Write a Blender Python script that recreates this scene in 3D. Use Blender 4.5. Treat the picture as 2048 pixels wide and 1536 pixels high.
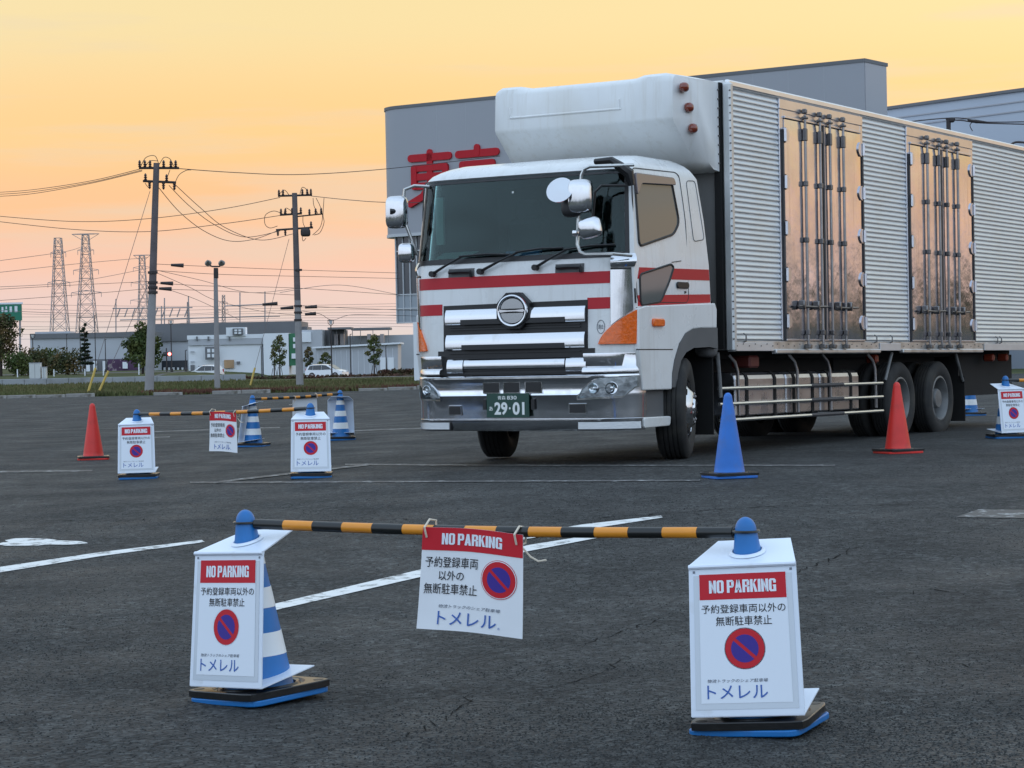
import bpy, math, random
from mathutils import Vector, Matrix
R = math.radians
for o in list(bpy.data.objects): bpy.data.objects.remove(o)
scene = bpy.context.scene
COL = scene.collection

# ------------------------------------------------------------------ camera
FPX, HC, H0 = 4555.0, 1.25, 715.0            # focal length in photo pixels, eye height, horizon row
PITCH = math.atan((768 - H0) / FPX); ROLL = R(1.2)
cF = Vector((0, math.cos(PITCH), -math.sin(PITCH)))
cX = Vector((1, 0, 0)); cU0 = Vector((0, math.sin(PITCH), math.cos(PITCH)))
cR = cX * math.cos(ROLL) - cU0 * math.sin(ROLL)
cU = cX * math.sin(ROLL) + cU0 * math.cos(ROLL)
EYE = Vector((0, 0, HC))
cam = bpy.data.cameras.new('camera'); camo = bpy.data.objects.new('camera', cam); COL.objects.link(camo)
cam.sensor_width = 36; cam.lens = FPX * 36 / 2048; cam.clip_start = 0.1; cam.clip_end = 6000
camo.matrix_world = Matrix(((cR.x, cU.x, -cF.x, 0), (cR.y, cU.y, -cF.y, 0), (cR.z, cU.z, -cF.z, HC), (0, 0, 0, 1)))
scene.camera = camo

# ------------------------------------------------------------------ world, sun, exposure
SUN_AZ, SUN_EL = R(18), R(4)
world = bpy.data.worlds.new('World'); scene.world = world; world.use_nodes = True
wt = world.node_tree; wt.nodes.clear(); WN = wt.nodes.new; WL = wt.links.new
def wmath(op, a, b=None, clamp=False):
    n = WN('ShaderNodeMath'); n.operation = op; n.use_clamp = clamp
    for i, x in enumerate((a, b)):
        if x is None: continue
        if isinstance(x, (int, float)): n.inputs[i].default_value = x
        else: WL(x, n.inputs[i])
    return n.outputs[0]
def wramp(fac, stops):
    n = WN('ShaderNodeValToRGB'); cr = n.color_ramp; cr.interpolation = 'EASE'
    while len(cr.elements) < len(stops): cr.elements.new(0.5)
    for e, (p, c) in zip(cr.elements, stops): e.position = p; e.color = (*c, 1)
    WL(fac, n.inputs[0]); return n.outputs[0]
def wmix(fac, a, b, mode='MIX'):
    n = WN('ShaderNodeMix'); n.data_type = 'RGBA'; n.blend_type = mode; n.clamp_result = False
    if isinstance(fac, (int, float)): n.inputs[0].default_value = fac
    else: WL(fac, n.inputs[0])
    for i, x in ((6, a), (7, b)):
        if isinstance(x, tuple): n.inputs[i].default_value = (*x, 1)
        else: WL(x, n.inputs[i])
    return n.outputs[2]
tc = WN('ShaderNodeTexCoord'); sep = WN('ShaderNodeSeparateXYZ'); WL(tc.outputs['Generated'], sep.inputs[0])
zel = wmath('MAXIMUM', sep.outputs[2], 0.0)
# how far a direction points towards the sunset (0 away .. 1 towards)
dsun = wmath('ADD', wmath('MULTIPLY', sep.outputs[0], math.sin(SUN_AZ)), wmath('MULTIPLY', sep.outputs[1], math.cos(SUN_AZ)))
wr = WN('ShaderNodeMapRange'); wr.interpolation_type = 'SMOOTHSTEP'; wr.inputs[1].default_value = -0.1; wr.inputs[2].default_value = 0.95; WL(dsun, wr.inputs[0]); west = wr.outputs[0]
z5 = wmath('POWER', zel, 0.5)     # spreads the colours near the horizon: 0.157 -> 0.40
dusk = wramp(z5, [(0.0, (0.56, 0.56, 0.60)), (0.11, (0.64, 0.57, 0.575)), (0.165, (0.73, 0.54, 0.49)), (0.22, (0.82, 0.50, 0.365)), (0.265, (0.855, 0.495, 0.26)),
                  (0.32, (0.86, 0.56, 0.245)), (0.39, (0.81, 0.645, 0.335)), (0.54, (0.66, 0.72, 0.68)), (0.74, (0.66, 0.83, 1.02)), (1.0, (0.68, 0.88, 1.14))])
east = wramp(z5, [(0.0, (0.66, 0.72, 0.84)), (0.25, (0.86, 0.97, 1.14)), (0.45, (1.0, 1.20, 1.46)), (0.72, (0.82, 1.05, 1.36)), (1.0, (0.68, 0.88, 1.14))])
skycol = wmix(west, east, dusk)
# thin streaks of cloud, stretched along the horizon
mp = WN('ShaderNodeMapping'); mp.inputs['Scale'].default_value = (3.0, 3.0, 38.0); mp.inputs['Rotation'].default_value = (0.03, 0.05, 0)
WL(tc.outputs['Generated'], mp.inputs[0])
cn = WN('ShaderNodeTexNoise'); cn.inputs['Scale'].default_value = 1.6; cn.inputs['Detail'].default_value = 5; cn.inputs['Roughness'].default_value = 0.55
WL(mp.outputs[0], cn.inputs['Vector'])
cl = WN('ShaderNodeMapRange'); cl.interpolation_type = 'SMOOTHSTEP'; cl.inputs[1].default_value = 0.46; cl.inputs[2].default_value = 0.72; cl.inputs[4].default_value = 0.5
WL(cn.outputs['Fac'], cl.inputs[0])
skycol = wmix(cl.outputs[0], skycol, wmix(west, (0.62, 0.68, 0.82), (0.66, 0.57, 0.46)))
nish = WN('ShaderNodeTexSky'); nish.sky_type = 'NISHITA'; nish.sun_disc = False
nish.sun_elevation = SUN_EL; nish.sun_rotation = SUN_AZ; nish.dust_density = 2.0; nish.air_density = 1.0
both = wmix(1.0, skycol, wmix(1.0, nish.outputs[0], (0.004, 0.004, 0.004), 'MULTIPLY'), 'ADD')
bg = WN('ShaderNodeBackground'); bg.inputs[1].default_value = 1.0; WL(both, bg.inputs[0])
wo = WN('ShaderNodeOutputWorld'); WL(bg.outputs[0], wo.inputs[0])
sl = bpy.data.lights.new('sun', 'SUN'); sl.energy = 0.3; sl.angle = R(14); sl.color = (1.0, 0.66, 0.38)
so = bpy.data.objects.new('sun', sl); COL.objects.link(so)
sd = Vector((math.sin(SUN_AZ) * math.cos(SUN_EL), math.cos(SUN_AZ) * math.cos(SUN_EL), math.sin(SUN_EL)))
so.rotation_euler = (-sd).to_track_quat('-Z', 'Y').to_euler(); so.location = (40, 60, 40)
scene.view_settings.view_transform = 'Standard'; scene.view_settings.look = 'None'
scene.view_settings.exposure = 0.2; scene.view_settings.gamma = 1.0; scene.view_settings.use_curve_mapping = False
scene.cycles.use_denoising = True
scene.cycles.max_bounces = 6; scene.cycles.transparent_max_bounces = 8; scene.cycles.caustics_reflective = False; scene.cycles.caustics_refractive = False

# ------------------------------------------------------------------ places
def sm(t):
    t = min(1.0, max(0.0, t)); return t * t * (3 - 2 * t)
def gz(x, y):                                   # the lot falls gently for drainage
    s = sm((y - 8) / 12); return s * (0.09 + 0.14 * sm((x + 5) / 6))
def G(x, y):                                    # ground beyond the lot
    if y < 165: return gz(x, y) * (1 - sm((y - 90) / 60))
    t = sm((x + 0.135 * y) / 4.0)
    return (1 - t) * 0.5 * sm((y - 168) / 40) - t * 0.4 * sm((y - 165) / 60)
def at(px, py, Y):                              # the point at distance Y that stands at this place in the photograph
    r = cF * FPX + cR * (px - 1024) + cU * (768 - py)
    return EYE + r * (Y / r.y)
def gnd(px, py):
    r = cF * FPX + cR * (px - 1024) + cU * (768 - py); z = 0.0
    for _ in range(40):
        p = EYE + r * ((z - HC) / r.z); z = gz(p.x, p.y)
    return EYE + r * ((z - HC) / r.z)
def scl(Y): return Y / FPX                      # metres for one photograph pixel at distance Y

# ------------------------------------------------------------------ materials
MATS = {}
def lin(r, g, b):
    f = lambda c: (c / 255 / 12.92) if c / 255 <= 0.04045 else ((c / 255 + 0.055) / 1.055) ** 2.4
    return (f(r), f(g), f(b))
def mat(name, col, rough=0.5, metal=0.0, var=0.0, vscale=4.0, bump=0.0, bscale=40.0, dirt=None, dscale=2.0, dmin=0.5, dmax=0.75, coat=0.0, emit=0.0, spec=0.5, rvar=0.0, trans=0.0, streak=None):
    if name in MATS: return MATS[name]
    m = bpy.data.materials.new(name); m.use_nodes = True; nt = m.node_tree; b = nt.nodes['Principled BSDF']; N = nt.nodes.new; L = nt.links.new
    b.inputs['Base Color'].default_value = (*col, 1); b.inputs['Roughness'].default_value = rough; b.inputs['Metallic'].default_value = metal
    b.inputs['Coat Weight'].default_value = coat; b.inputs['Specular IOR Level'].default_value = spec
    b.inputs['Transmission Weight'].default_value = trans
    if emit: b.inputs['Emission Color'].default_value = (*col, 1); b.inputs['Emission Strength'].default_value = emit
    co = N('ShaderNodeTexCoord').outputs['Object']
    def noise(sc, det=4):
        n = N('ShaderNodeTexNoise'); n.inputs['Scale'].default_value = sc; n.inputs['Detail'].default_value = det; L(co, n.inputs['Vector']); return n.outputs['Fac']
    c = None
    if var:
        mr = N('ShaderNodeMapRange'); mr.inputs[1].default_value = 0.25; mr.inputs[2].default_value = 0.75; mr.inputs[3].default_value = 1 - var; mr.inputs[4].default_value = 1 + var
        L(noise(vscale), mr.inputs[0])
        mx = N('ShaderNodeMix'); mx.data_type = 'RGBA'; mx.blend_type = 'MULTIPLY'; mx.inputs[0].default_value = 1; mx.clamp_result = False
        mx.inputs[6].default_value = (*col, 1); L(mr.outputs[0], mx.inputs[7]); c = mx.outputs[2]
    if dirt:
        mr = N('ShaderNodeMapRange'); mr.inputs[1].default_value = dmin; mr.inputs[2].default_value = dmax; L(noise(dscale, 6), mr.inputs[0])
        mx = N('ShaderNodeMix'); mx.data_type = 'RGBA'; L(mr.outputs[0], mx.inputs[0]); mx.inputs[7].default_value = (*dirt, 1)
        if c: L(c, mx.inputs[6])
        else: mx.inputs[6].default_value = (*col, 1)
        c = mx.outputs[2]
    if streak:
        mpp = N('ShaderNodeMapping'); mpp.inputs['Scale'].default_value = (9, 9, 0.5); L(co, mpp.inputs[0]); n = N('ShaderNodeTexNoise'); n.inputs['Scale'].default_value = 1.6; n.inputs['Detail'].default_value = 6; n.inputs['Roughness'].default_value = 0.65; L(mpp.outputs[0], n.inputs['Vector'])
        mr = N('ShaderNodeMapRange'); mr.inputs[1].default_value = 0.52; mr.inputs[2].default_value = 0.80; mr.inputs[4].default_value = 0.8; L(n.outputs['Fac'], mr.inputs[0])
        mx = N('ShaderNodeMix'); mx.data_type = 'RGBA'; L(mr.outputs[0], mx.inputs[0]); mx.inputs[7].default_value = (*streak, 1)
        if c: L(c, mx.inputs[6])
        else: mx.inputs[6].default_value = (*col, 1)
        c = mx.outputs[2]
    if c: L(c, b.inputs['Base Color'])
    if rvar:
        mr = N('ShaderNodeMapRange'); mr.inputs[1].default_value = 0.3; mr.inputs[2].default_value = 0.7; mr.inputs[3].default_value = max(0.02, rough - rvar); mr.inputs[4].default_value = rough + rvar
        L(noise(vscale * 1.7), mr.inputs[0]); L(mr.outputs[0], b.inputs['Roughness'])
    if bump:
        bp = N('ShaderNodeBump'); bp.inputs['Strength'].default_value = bump; bp.inputs['Distance'].default_value = 0.01
        L(noise(bscale, 3), bp.inputs['Height']); L(bp.outputs[0], b.inputs['Normal'])
    MATS[name] = m; return m

# ------------------------------------------------------------------ mesh building
class MB:
    def __init__(s): s.v = []; s.f = []
    def add(s, vs, fs):
        k = len(s.v); s.v += [tuple(p) for p in vs]; s.f += [tuple(i + k for i in f) for f in fs]; return s
    def bx(s, x0, x1, y0, y1, z0, z1):
        return s.add([(x0, y0, z0), (x1, y0, z0), (x1, y1, z0), (x0, y1, z0), (x0, y0, z1), (x1, y0, z1), (x1, y1, z1), (x0, y1, z1)],
                     [(3, 2, 1, 0), (4, 5, 6, 7), (0, 1, 5, 4), (1, 2, 6, 5), (2, 3, 7, 6), (3, 0, 4, 7)])
    def bev(s, x0, x1, y0, y1, z0, z1, c=0.005):      # box with chamfered edges
        P = []; F = []
        xs, ys, zs = (x0, x1), (y0, y1), (z0, z1)
        idx = {}
        for i in (0, 1):
            for j in (0, 1):
                for k in (0, 1):
                    sx, sy, sz = (1 if i == 0 else -1), (1 if j == 0 else -1), (1 if k == 0 else -1)
                    for a in range(3):
                        p = [xs[i] + sx * c, ys[j] + sy * c, zs[k] + sz * c]
                        p[a] = (xs[i], ys[j], zs[k])[a]
                        idx[i, j, k, a] = len(P); P.append(p)
        q = lambda *t: tuple(idx[x] for x in t)
        for i in (0, 1): F.append(q((i, 0, 0, 0), (i, 1, 0, 0), (i, 1, 1, 0), (i, 0, 1, 0)))
        for j in (0, 1): F.append(q((0, j, 0, 1), (1, j, 0, 1), (1, j, 1, 1), (0, j, 1, 1)))
        for k in (0, 1): F.append(q((0, 0, k, 2), (1, 0, k, 2), (1, 1, k, 2), (0, 1, k, 2)))
        for i in (0, 1):
            for j in (0, 1): F.append(q((i, j, 0, 0), (i, j, 1, 0), (i, j, 1, 1), (i, j, 0, 1)))
        for i in (0, 1):
            for k in (0, 1): F.append(q((i, 0, k, 0), (i, 1, k, 0), (i, 1, k, 2), (i, 0, k, 2)))
        for j in (0, 1):
            for k in (0, 1): F.append(q((0, j, k, 1), (1, j, k, 1), (1, j, k, 2), (0, j, k, 2)))
        for i in (0, 1):
            for j in (0, 1):
                for k in (0, 1): F.append(q((i, j, k, 0), (i, j, k, 1), (i, j, k, 2)))
        return s.add(P, F)
    def tube(s, path, r, n=8, closed=False, caps=True):
        path = [Vector(p) for p in path]; k0 = len(s.v); m = len(path); up = None
        rs = r if isinstance(r, (list, tuple)) else [r] * m
        for i, p in enumerate(path):
            a = path[(i - 1) % m] if (i or closed) else p; b = path[(i + 1) % m] if (i < m - 1 or closed) else p
            t = (b - a).normalized()
            if up is None: up = t.orthogonal().normalized()
            up = (up - t * up.dot(t)); up = up.normalized() if up.length > 1e-6 else t.orthogonal().normalized()
            w = t.cross(up)
            for j in range(n):
                an = 2 * math.pi * j / n; q = p + (up * math.cos(an) + w * math.sin(an)) * rs[i]; s.v.append(tuple(q))
        for i in range(m if closed else m - 1):
            for j in range(n):
                a = k0 + i * n + j; b = k0 + i * n + (j + 1) % n; i2 = (i + 1) % m
                s.f.append((a, b, k0 + i2 * n + (j + 1) % n, k0 + i2 * n + j))
        if caps and not closed:
            s.f.append(tuple(k0 + j for j in reversed(range(n)))); s.f.append(tuple(k0 + (m - 1) * n + j for j in range(n)))
        return s
    def lathe(s, prof, n=24, M=None, close=False):     # prof: (radius, height) round local z
        k0 = len(s.v); m = len(prof)
        for (r, z) in prof:
            for j in range(n):
                a = 2 * math.pi * j / n; p = Vector((r * math.cos(a), r * math.sin(a), z))
                s.v.append(tuple(M @ p if M else p))
        for i in range(m if close else m - 1):
            i2 = (i + 1) % m
            for j in range(n): s.f.append((k0 + i * n + j, k0 + i * n + (j + 1) % n, k0 + i2 * n + (j + 1) % n, k0 + i2 * n + j))
        if not close:
            s.f.append(tuple(k0 + j for j in reversed(range(n)))); s.f.append(tuple(k0 + (m - 1) * n + j for j in range(n)))
        return s
    def grid(s, fn, nu, nv):
        k0 = len(s.v)
        for i in range(nu + 1):
            for j in range(nv + 1): s.v.append(tuple(fn(i / nu, j / nv)))
        for i in range(nu):
            for j in range(nv):
                a = k0 + i * (nv + 1) + j; s.f.append((a, a + nv + 1, a + nv + 2, a + 1))
        return s
    def prism(s, poly, fa, fb):                         # polygon mapped by fa (outer) and fb (inner)
        n = len(poly); k = len(s.v)
        s.v += [tuple(fa(*p)) for p in poly] + [tuple(fb(*p)) for p in poly]
        s.f.append(tuple(range(k, k + n))); s.f.append(tuple(k + n + i for i in reversed(range(n))))
        for i in range(n): j = (i + 1) % n; s.f.append((k + i, k + n + i, k + n + j, k + j))
        return s
    def sheet(s, fn, nu, nv, th):                       # grid with thickness: fn(u, v, off)
        k0 = len(s.v); m = (nu + 1) * (nv + 1)
        for off in (0, th):
            for i in range(nu + 1):
                for j in range(nv + 1): s.v.append(tuple(fn(i / nu, j / nv, off)))
        ix = lambda i, j, l: k0 + l * m + i * (nv + 1) + j
        for i in range(nu):
            for j in range(nv):
                s.f.append((ix(i, j, 0), ix(i + 1, j, 0), ix(i + 1, j + 1, 0), ix(i, j + 1, 0)))
                s.f.append((ix(i, j + 1, 1), ix(i + 1, j + 1, 1), ix(i + 1, j, 1), ix(i, j, 1)))
        for i in range(nu):
            s.f.append((ix(i, 0, 0), ix(i, 0, 1), ix(i + 1, 0, 1), ix(i + 1, 0, 0))); s.f.append((ix(i, nv, 0), ix(i + 1, nv, 0), ix(i + 1, nv, 1), ix(i, nv, 1)))
        for j in range(nv):
            s.f.append((ix(0, j, 0), ix(0, j + 1, 0), ix(0, j + 1, 1), ix(0, j, 1))); s.f.append((ix(nu, j, 0), ix(nu, j, 1), ix(nu, j + 1, 1), ix(nu, j + 1, 0)))
        return s
    def build(s, name, m, parent=None, smooth=False, bevel=0.0, fix=True):
        me = bpy.data.meshes.new(name); me.from_pydata(s.v, [], s.f); me.update()
        if fix:
            import bmesh
            bm = bmesh.new(); bm.from_mesh(me); bmesh.ops.recalc_face_normals(bm, faces=bm.faces); bm.to_mesh(me); bm.free()
        if smooth:
            me.polygons.foreach_set('use_smooth', [True] * len(me.polygons))
            try: me.set_sharp_from_angle(angle=R(38))
            except Exception: pass
        me.materials.append(m)
        o = bpy.data.objects.new(name, me); COL.objects.link(o)
        if parent: o.parent = parent
        if bevel:
            b = o.modifiers.new('bevel', 'BEVEL'); b.width = bevel; b.segments = 2; b.limit_method = 'ANGLE'; b.angle_limit = R(40)
        return o
def tag(o, label=None, cat=None, group=None, kind=None):
    if label: o['label'] = label
    if cat: o['category'] = cat
    if group: o['group'] = group
    if kind: o['kind'] = kind
    return o
def empty(name, M=None, label=None, cat=None, group=None):
    o = bpy.data.objects.new(name, None); COL.objects.link(o); o.empty_display_size = 0.2
    if M is not None: o.matrix_world = M
    return tag(o, label, cat, group)
def copy_tree(o, parent=None):
    c = o.copy(); COL.objects.link(c); c.parent = parent
    for ch in list(o.children): copy_tree(ch, c)
    return c
def place(x, y, z, rz=0, tilt=(0, 0)):
    return Matrix.Translation((x, y, z)) @ Matrix.Rotation(tilt[1], 4, 'Y') @ Matrix.Rotation(tilt[0], 4, 'X') @ Matrix.Rotation(rz, 4, 'Z')
_tx = {}
def text(body, bold=0.0, spacing=1.0):                  # text outlines as a flat mesh, normalised to 0..1 in x and y
    key = (body, bold, spacing)
    if key not in _tx:
        c = bpy.data.curves.new('lettering', 'FONT'); c.body = body; c.offset = bold; c.space_character = spacing; c.resolution_u = 3
        o = bpy.data.objects.new('lettering', c); COL.objects.link(o); bpy.context.view_layer.update()
        m = bpy.data.meshes.new_from_object(o)
        vs = [(p.co.x, p.co.y) for p in m.vertices]; fs = [tuple(p.vertices) for p in m.polygons]
        bpy.data.objects.remove(o); bpy.data.curves.remove(c); bpy.data.meshes.remove(m)
        x0, x1 = min(p[0] for p in vs), max(p[0] for p in vs); y0, y1 = min(p[1] for p in vs), max(p[1] for p in vs)
        _tx[key] = ([((x - x0) / (x1 - x0), (y - y0) / (y1 - y0)) for x, y in vs], fs)
    return _tx[key]

# ================================================================== the ground
def asphalt_mat():
    m = bpy.data.materials.new('asphalt'); m.use_nodes = True; nt = m.node_tree; b = nt.nodes['Principled BSDF']; N = nt.nodes.new; L = nt.links.new
    co = N('ShaderNodeTexCoord').outputs['Object']
    def noise(sc, det=4, rough=0.5, dist=0.0):
        n = N('ShaderNodeTexNoise'); n.inputs['Scale'].default_value = sc; n.inputs['Detail'].default_value = det; n.inputs['Roughness'].default_value = rough
        n.inputs['Distortion'].default_value = dist; L(co, n.inputs['Vector']); return n.outputs['Fac']
    def rng(x, a, b_, c, d):
        n = N('ShaderNodeMapRange'); n.inputs[1].default_value = a; n.inputs[2].default_value = b_; n.inputs[3].default_value = c; n.inputs[4].default_value = d; L(x, n.inputs[0]); return n.outputs[0]
    def mul(x, y):
        n = N('ShaderNodeMath'); n.operation = 'MULTIPLY'
        for i, q in enumerate((x, y)):
            if isinstance(q, float): n.inputs[i].default_value = q
            else: L(q, n.inputs[i])
        return n.outputs[0]
    vo = N('ShaderNodeTexVoronoi'); vo.inputs['Scale'].default_value = 58; L(co, vo.inputs['Vector'])
    stone = N('ShaderNodeSeparateColor'); L(vo.outputs['Color'], stone.inputs[0])
    st = rng(stone.outputs[0], 0, 1, 0.2, 2.2)                     # each chip of aggregate has its own grey
    big = rng(noise(0.35, 5, 0.6), 0.3, 0.7, 0.70, 1.3)
    mid = rng(noise(2.6, 5, 0.65, 0.6), 0.3, 0.7, 0.86, 1.13)
    fine = rng(noise(22, 4, 0.7), 0.3, 0.7, 0.55, 1.45)
    # cracks: cell borders, bent by noise, in some places only
    dn = N('ShaderNodeTexNoise'); dn.inputs['Scale'].default_value = 1.3; dn.inputs['Detail'].default_value = 5; L(co, dn.inputs['Vector'])
    ad = N('ShaderNodeMix'); ad.data_type = 'RGBA'; ad.blend_type = 'LINEAR_LIGHT'; ad.inputs[0].default_value = 0.35; L(co, ad.inputs[6]); L(dn.outputs['Color'], ad.inputs[7])
    cv = N('ShaderNodeTexVoronoi'); cv.feature = 'DISTANCE_TO_EDGE'; cv.inputs['Scale'].default_value = 0.33; L(ad.outputs[2], cv.inputs['Vector'])
    crack = rng(cv.outputs['Distance'], 0.0, 0.007, 0.55, 1.0); crack.node.clamp = True
    where = rng(noise(0.5, 2), 0.46, 0.56, 0.0, 1.0)
    cm = N('ShaderNodeMix'); cm.data_type = 'FLOAT'; L(where, cm.inputs[0]); cm.inputs[2].default_value = 1.0; L(crack, cm.inputs[3])
    oil = rng(noise(0.9, 3, 0.5, 0.4), 0.62, 0.72, 1.0, 0.62); oil.node.clamp = True
    mpw = N('ShaderNodeMapping'); mpw.inputs['Scale'].default_value = (0.9, 0.10, 1); mpw.inputs['Rotation'].default_value = (0, 0, 0.5); L(co, mpw.inputs[0])
    tn = N('ShaderNodeTexNoise'); tn.inputs['Scale'].default_value = 2.2; tn.inputs['Detail'].default_value = 4; L(mpw.outputs[0], tn.inputs['Vector']); track = rng(tn.outputs['Fac'], 0.3, 0.7, 0.80, 1.16)
    v2 = N('ShaderNodeTexVoronoi'); v2.inputs['Scale'].default_value = 21; L(co, v2.inputs['Vector']); s2 = N('ShaderNodeSeparateColor'); L(v2.outputs['Color'], s2.inputs[0])
    pits = rng(s2.outputs[1], 0.0, 1.0, 0.55, 1.55); mott = rng(noise(7, 4, 0.7), 0.3, 0.7, 0.72, 1.32)
    st = mul(st, mul(pits, mott))
    f = mul(mul(mul(mul(st, big), mul(mid, fine)), cm.outputs[0]), mul(oil, track))
    mx = N('ShaderNodeMix'); mx.data_type = 'RGBA'; mx.blend_type = 'MULTIPLY'; mx.inputs[0].default_value = 1; mx.clamp_result = False
    mx.inputs[6].default_value = (0.0225, 0.0240, 0.0232, 1); L(f, mx.inputs[7]); L(mx.outputs[2], b.inputs['Base Color'])
    L(rng(noise(1.1, 4), 0.3, 0.7, 0.62, 0.9), b.inputs['Roughness']); b.inputs['Specular IOR Level'].default_value = 0.35
    hb = N('ShaderNodeMath'); hb.operation = 'SUBTRACT'; hb.inputs[0].default_value = 1; L(vo.outputs['Distance'], hb.inputs[1])
    bp = N('ShaderNodeBump'); bp.inputs['Strength'].default_value = 1.0; bp.inputs['Distance'].default_value = 0.012; L(hb.outputs[0], bp.inputs['Height'])
    bp2 = N('ShaderNodeBump'); bp2.inputs['Strength'].default_value = 0.5; bp2.inputs['Distance'].default_value = 0.05; L(noise(3.0, 6, 0.7), bp2.inputs['Height']); L(bp.outputs[0], bp2.inputs['Normal'])
    L(bp2.outputs[0], b.inputs['Normal']); return m
ASPH = asphalt_mat()
def paint_mat(name, col, wear):
    m = bpy.data.materials.new(name); m.use_nodes = True; nt = m.node_tree; b = nt.nodes['Principled BSDF']; N = nt.nodes.new; L = nt.links.new
    co = N('ShaderNodeTexCoord').outputs['Object']
    a = N('ShaderNodeTexNoise'); a.inputs['Scale'].default_value = 9; a.inputs['Detail'].default_value = 8; a.inputs['Roughness'].default_value = 0.7; L(co, a.inputs['Vector'])
    r = N('ShaderNodeMapRange'); r.inputs[1].default_value = wear; r.inputs[2].default_value = wear + 0.12; L(a.outputs['Fac'], r.inputs[0])
    mx = N('ShaderNodeMix'); mx.data_type = 'RGBA'; L(r.outputs[0], mx.inputs[0]); mx.inputs[6].default_value = (0.055, 0.054, 0.05, 1); mx.inputs[7].default_value = (*col, 1)
    L(mx.outputs[2], b.inputs['Base Color']); b.inputs['Roughness'].default_value = 0.65
    bp = N('ShaderNodeBump'); bp.inputs['Strength'].default_value = 0.4; bp.inputs['Distance'].default_value = 0.005; L(a.outputs['Fac'], bp.inputs['Height']); L(bp.outputs[0], b.inputs['Normal']); return m
PAINT = paint_mat('road paint', (0.72, 0.73, 0.71), 0.36)
PAINT_OLD = paint_mat('worn road paint', (0.40, 0.41, 0.40), 0.53)
LOT_EDGE = 87.0
mb = MB()
ys = [-80, -40, -10, 0] + [i * 1.0 for i in range(1, 36)] + [40, 50, 60, 70, 80, LOT_EDGE]
xs = [-120, -60, -30, -20, -14, -10] + [-9 + i * 0.75 for i in range(25)] + [10.5, 14, 20, 30, 60, 160]
mb.add([(x, y, gz(x, y)) for y in ys for x in xs], [(j * len(xs) + i, j * len(xs) + i + 1, (j + 1) * len(xs) + i + 1, (j + 1) * len(xs) + i) for j in range(len(ys) - 1) for i in range(len(xs) - 1)])
tag(mb.build('parking_lot', ASPH, smooth=True), kind='structure')

def grass_mat():
    m = bpy.data.materials.new('grass ground'); m.use_nodes = True; nt = m.node_tree; b = nt.nodes['Principled BSDF']; N = nt.nodes.new; L = nt.links.new
    co = N('ShaderNodeTexCoord').outputs['Object']
    a = N('ShaderNodeTexNoise'); a.inputs['Scale'].default_value = 0.35; a.inputs['Detail'].default_value = 8; a.inputs['Roughness'].default_value = 0.7; L(co, a.inputs['Vector'])
    cr = N('ShaderNodeValToRGB'); e = cr.color_ramp.elements; e[0].position = 0.32; e[0].color = (0.030, 0.038, 0.018, 1); e[1].position = 0.7; e[1].color = (0.105, 0.098, 0.045, 1)
    q = cr.color_ramp.elements.new(0.5); q.color = (0.055, 0.068, 0.026, 1)
    L(a.outputs['Fac'], cr.inputs[0]); L(cr.outputs[0], b.inputs['Base Color']); b.inputs['Roughness'].default_value = 0.95; b.inputs['Specular IOR Level'].default_value = 0.1; return m
GRASSG = grass_mat()
mb = MB()
ys = [-3000, -400, -82] + [LOT_EDGE - 0.3, LOT_EDGE + 0.2] + [90 + i * 5 for i in range(15)] + [163] + [166 + i * 6 for i in range(15)] + [270, 320, 400, 600, 1200, 3500]
xs = [-3000, -600, -200, -120] + [-100 + i * 4 for i in range(46)] + [100, 165, 400, 1000, 3000]
mb.add([(x, y, (G(x, y) - 0.012 if y > 80 else -0.06)) for y in ys for x in xs],
       [(j * len(xs) + i, j * len(xs) + i + 1, (j + 1) * len(xs) + i + 1, (j + 1) * len(xs) + i) for j in range(len(ys) - 1) for i in range(len(xs) - 1)
        if not (ys[j] >= -82 and ys[j + 1] < LOT_EDGE + 0.1 and xs[i] >= -120 and xs[i + 1] <= 160)])
tag(mb.build('terrain', GRASSG, smooth=True), kind='structure')

def stripe(top, bot, m, name='painted_line', h=0.004, n=10):      # a painted strip between two edges
    mb = MB()
    def ed(e, t):
        t *= len(e) - 1; i = min(int(t), len(e) - 2); t -= i
        return (e[i][0] * (1 - t) + e[i + 1][0] * t, e[i][1] * (1 - t) + e[i + 1][1] * t)
    def fn(t, s):
        a = gnd(*ed(top, t)); b = gnd(*ed(bot, t)); p = a * (1 - s) + b * s
        return (p.x, p.y, gz(p.x, p.y) + h)
    mb.grid(fn, n * (len(top) - 1), 2)
    return tag(mb.build(name, m, smooth=True), kind='structure')
stripe([(0, 1135), (200, 1105.5), (404, 1081)], [(0, 1146), (200, 1113.5), (410, 1085)], PAINT)
stripe([(430, 1235), (545, 1210), (842, 1140), (1059, 1091), (1228, 1064)], [(430, 1250), (545, 1223), (842, 1155), (1059, 1103), (1236, 1069)], PAINT)
stripe([(940, 1088), (1059, 1068), (1164, 1050), (1322, 1032)], [(940, 1098), (1059, 1078), (1164, 1061), (1326, 1036)], PAINT)
stripe([(380, 964), (900, 962), (1400, 960)], [(380, 967), (900, 965), (1400, 963)], PAINT_OLD)
stripe([(690, 928), (1100, 930), (1670, 930)], [(690, 931), (1100, 933), (1670, 933)], PAINT_OLD)
stripe([(440, 963), (600, 944), (745, 928)], [(430, 968), (600, 947.5), (742, 931.5)], PAINT_OLD, h=0.007)
stripe([(-20, 943), (185, 940)], [(-20, 946), (185, 943)], PAINT_OLD)
stripe([(260, 864), (420, 859), (560, 854)], [(260, 866), (420, 861), (560, 856)], PAINT_OLD)
stripe([(700, 861), (860, 855)], [(700, 863), (860, 857)], PAINT_OLD)
stripe([(250, 876), (340, 873)], [(250, 878), (340, 875)], PAINT_OLD)
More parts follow.
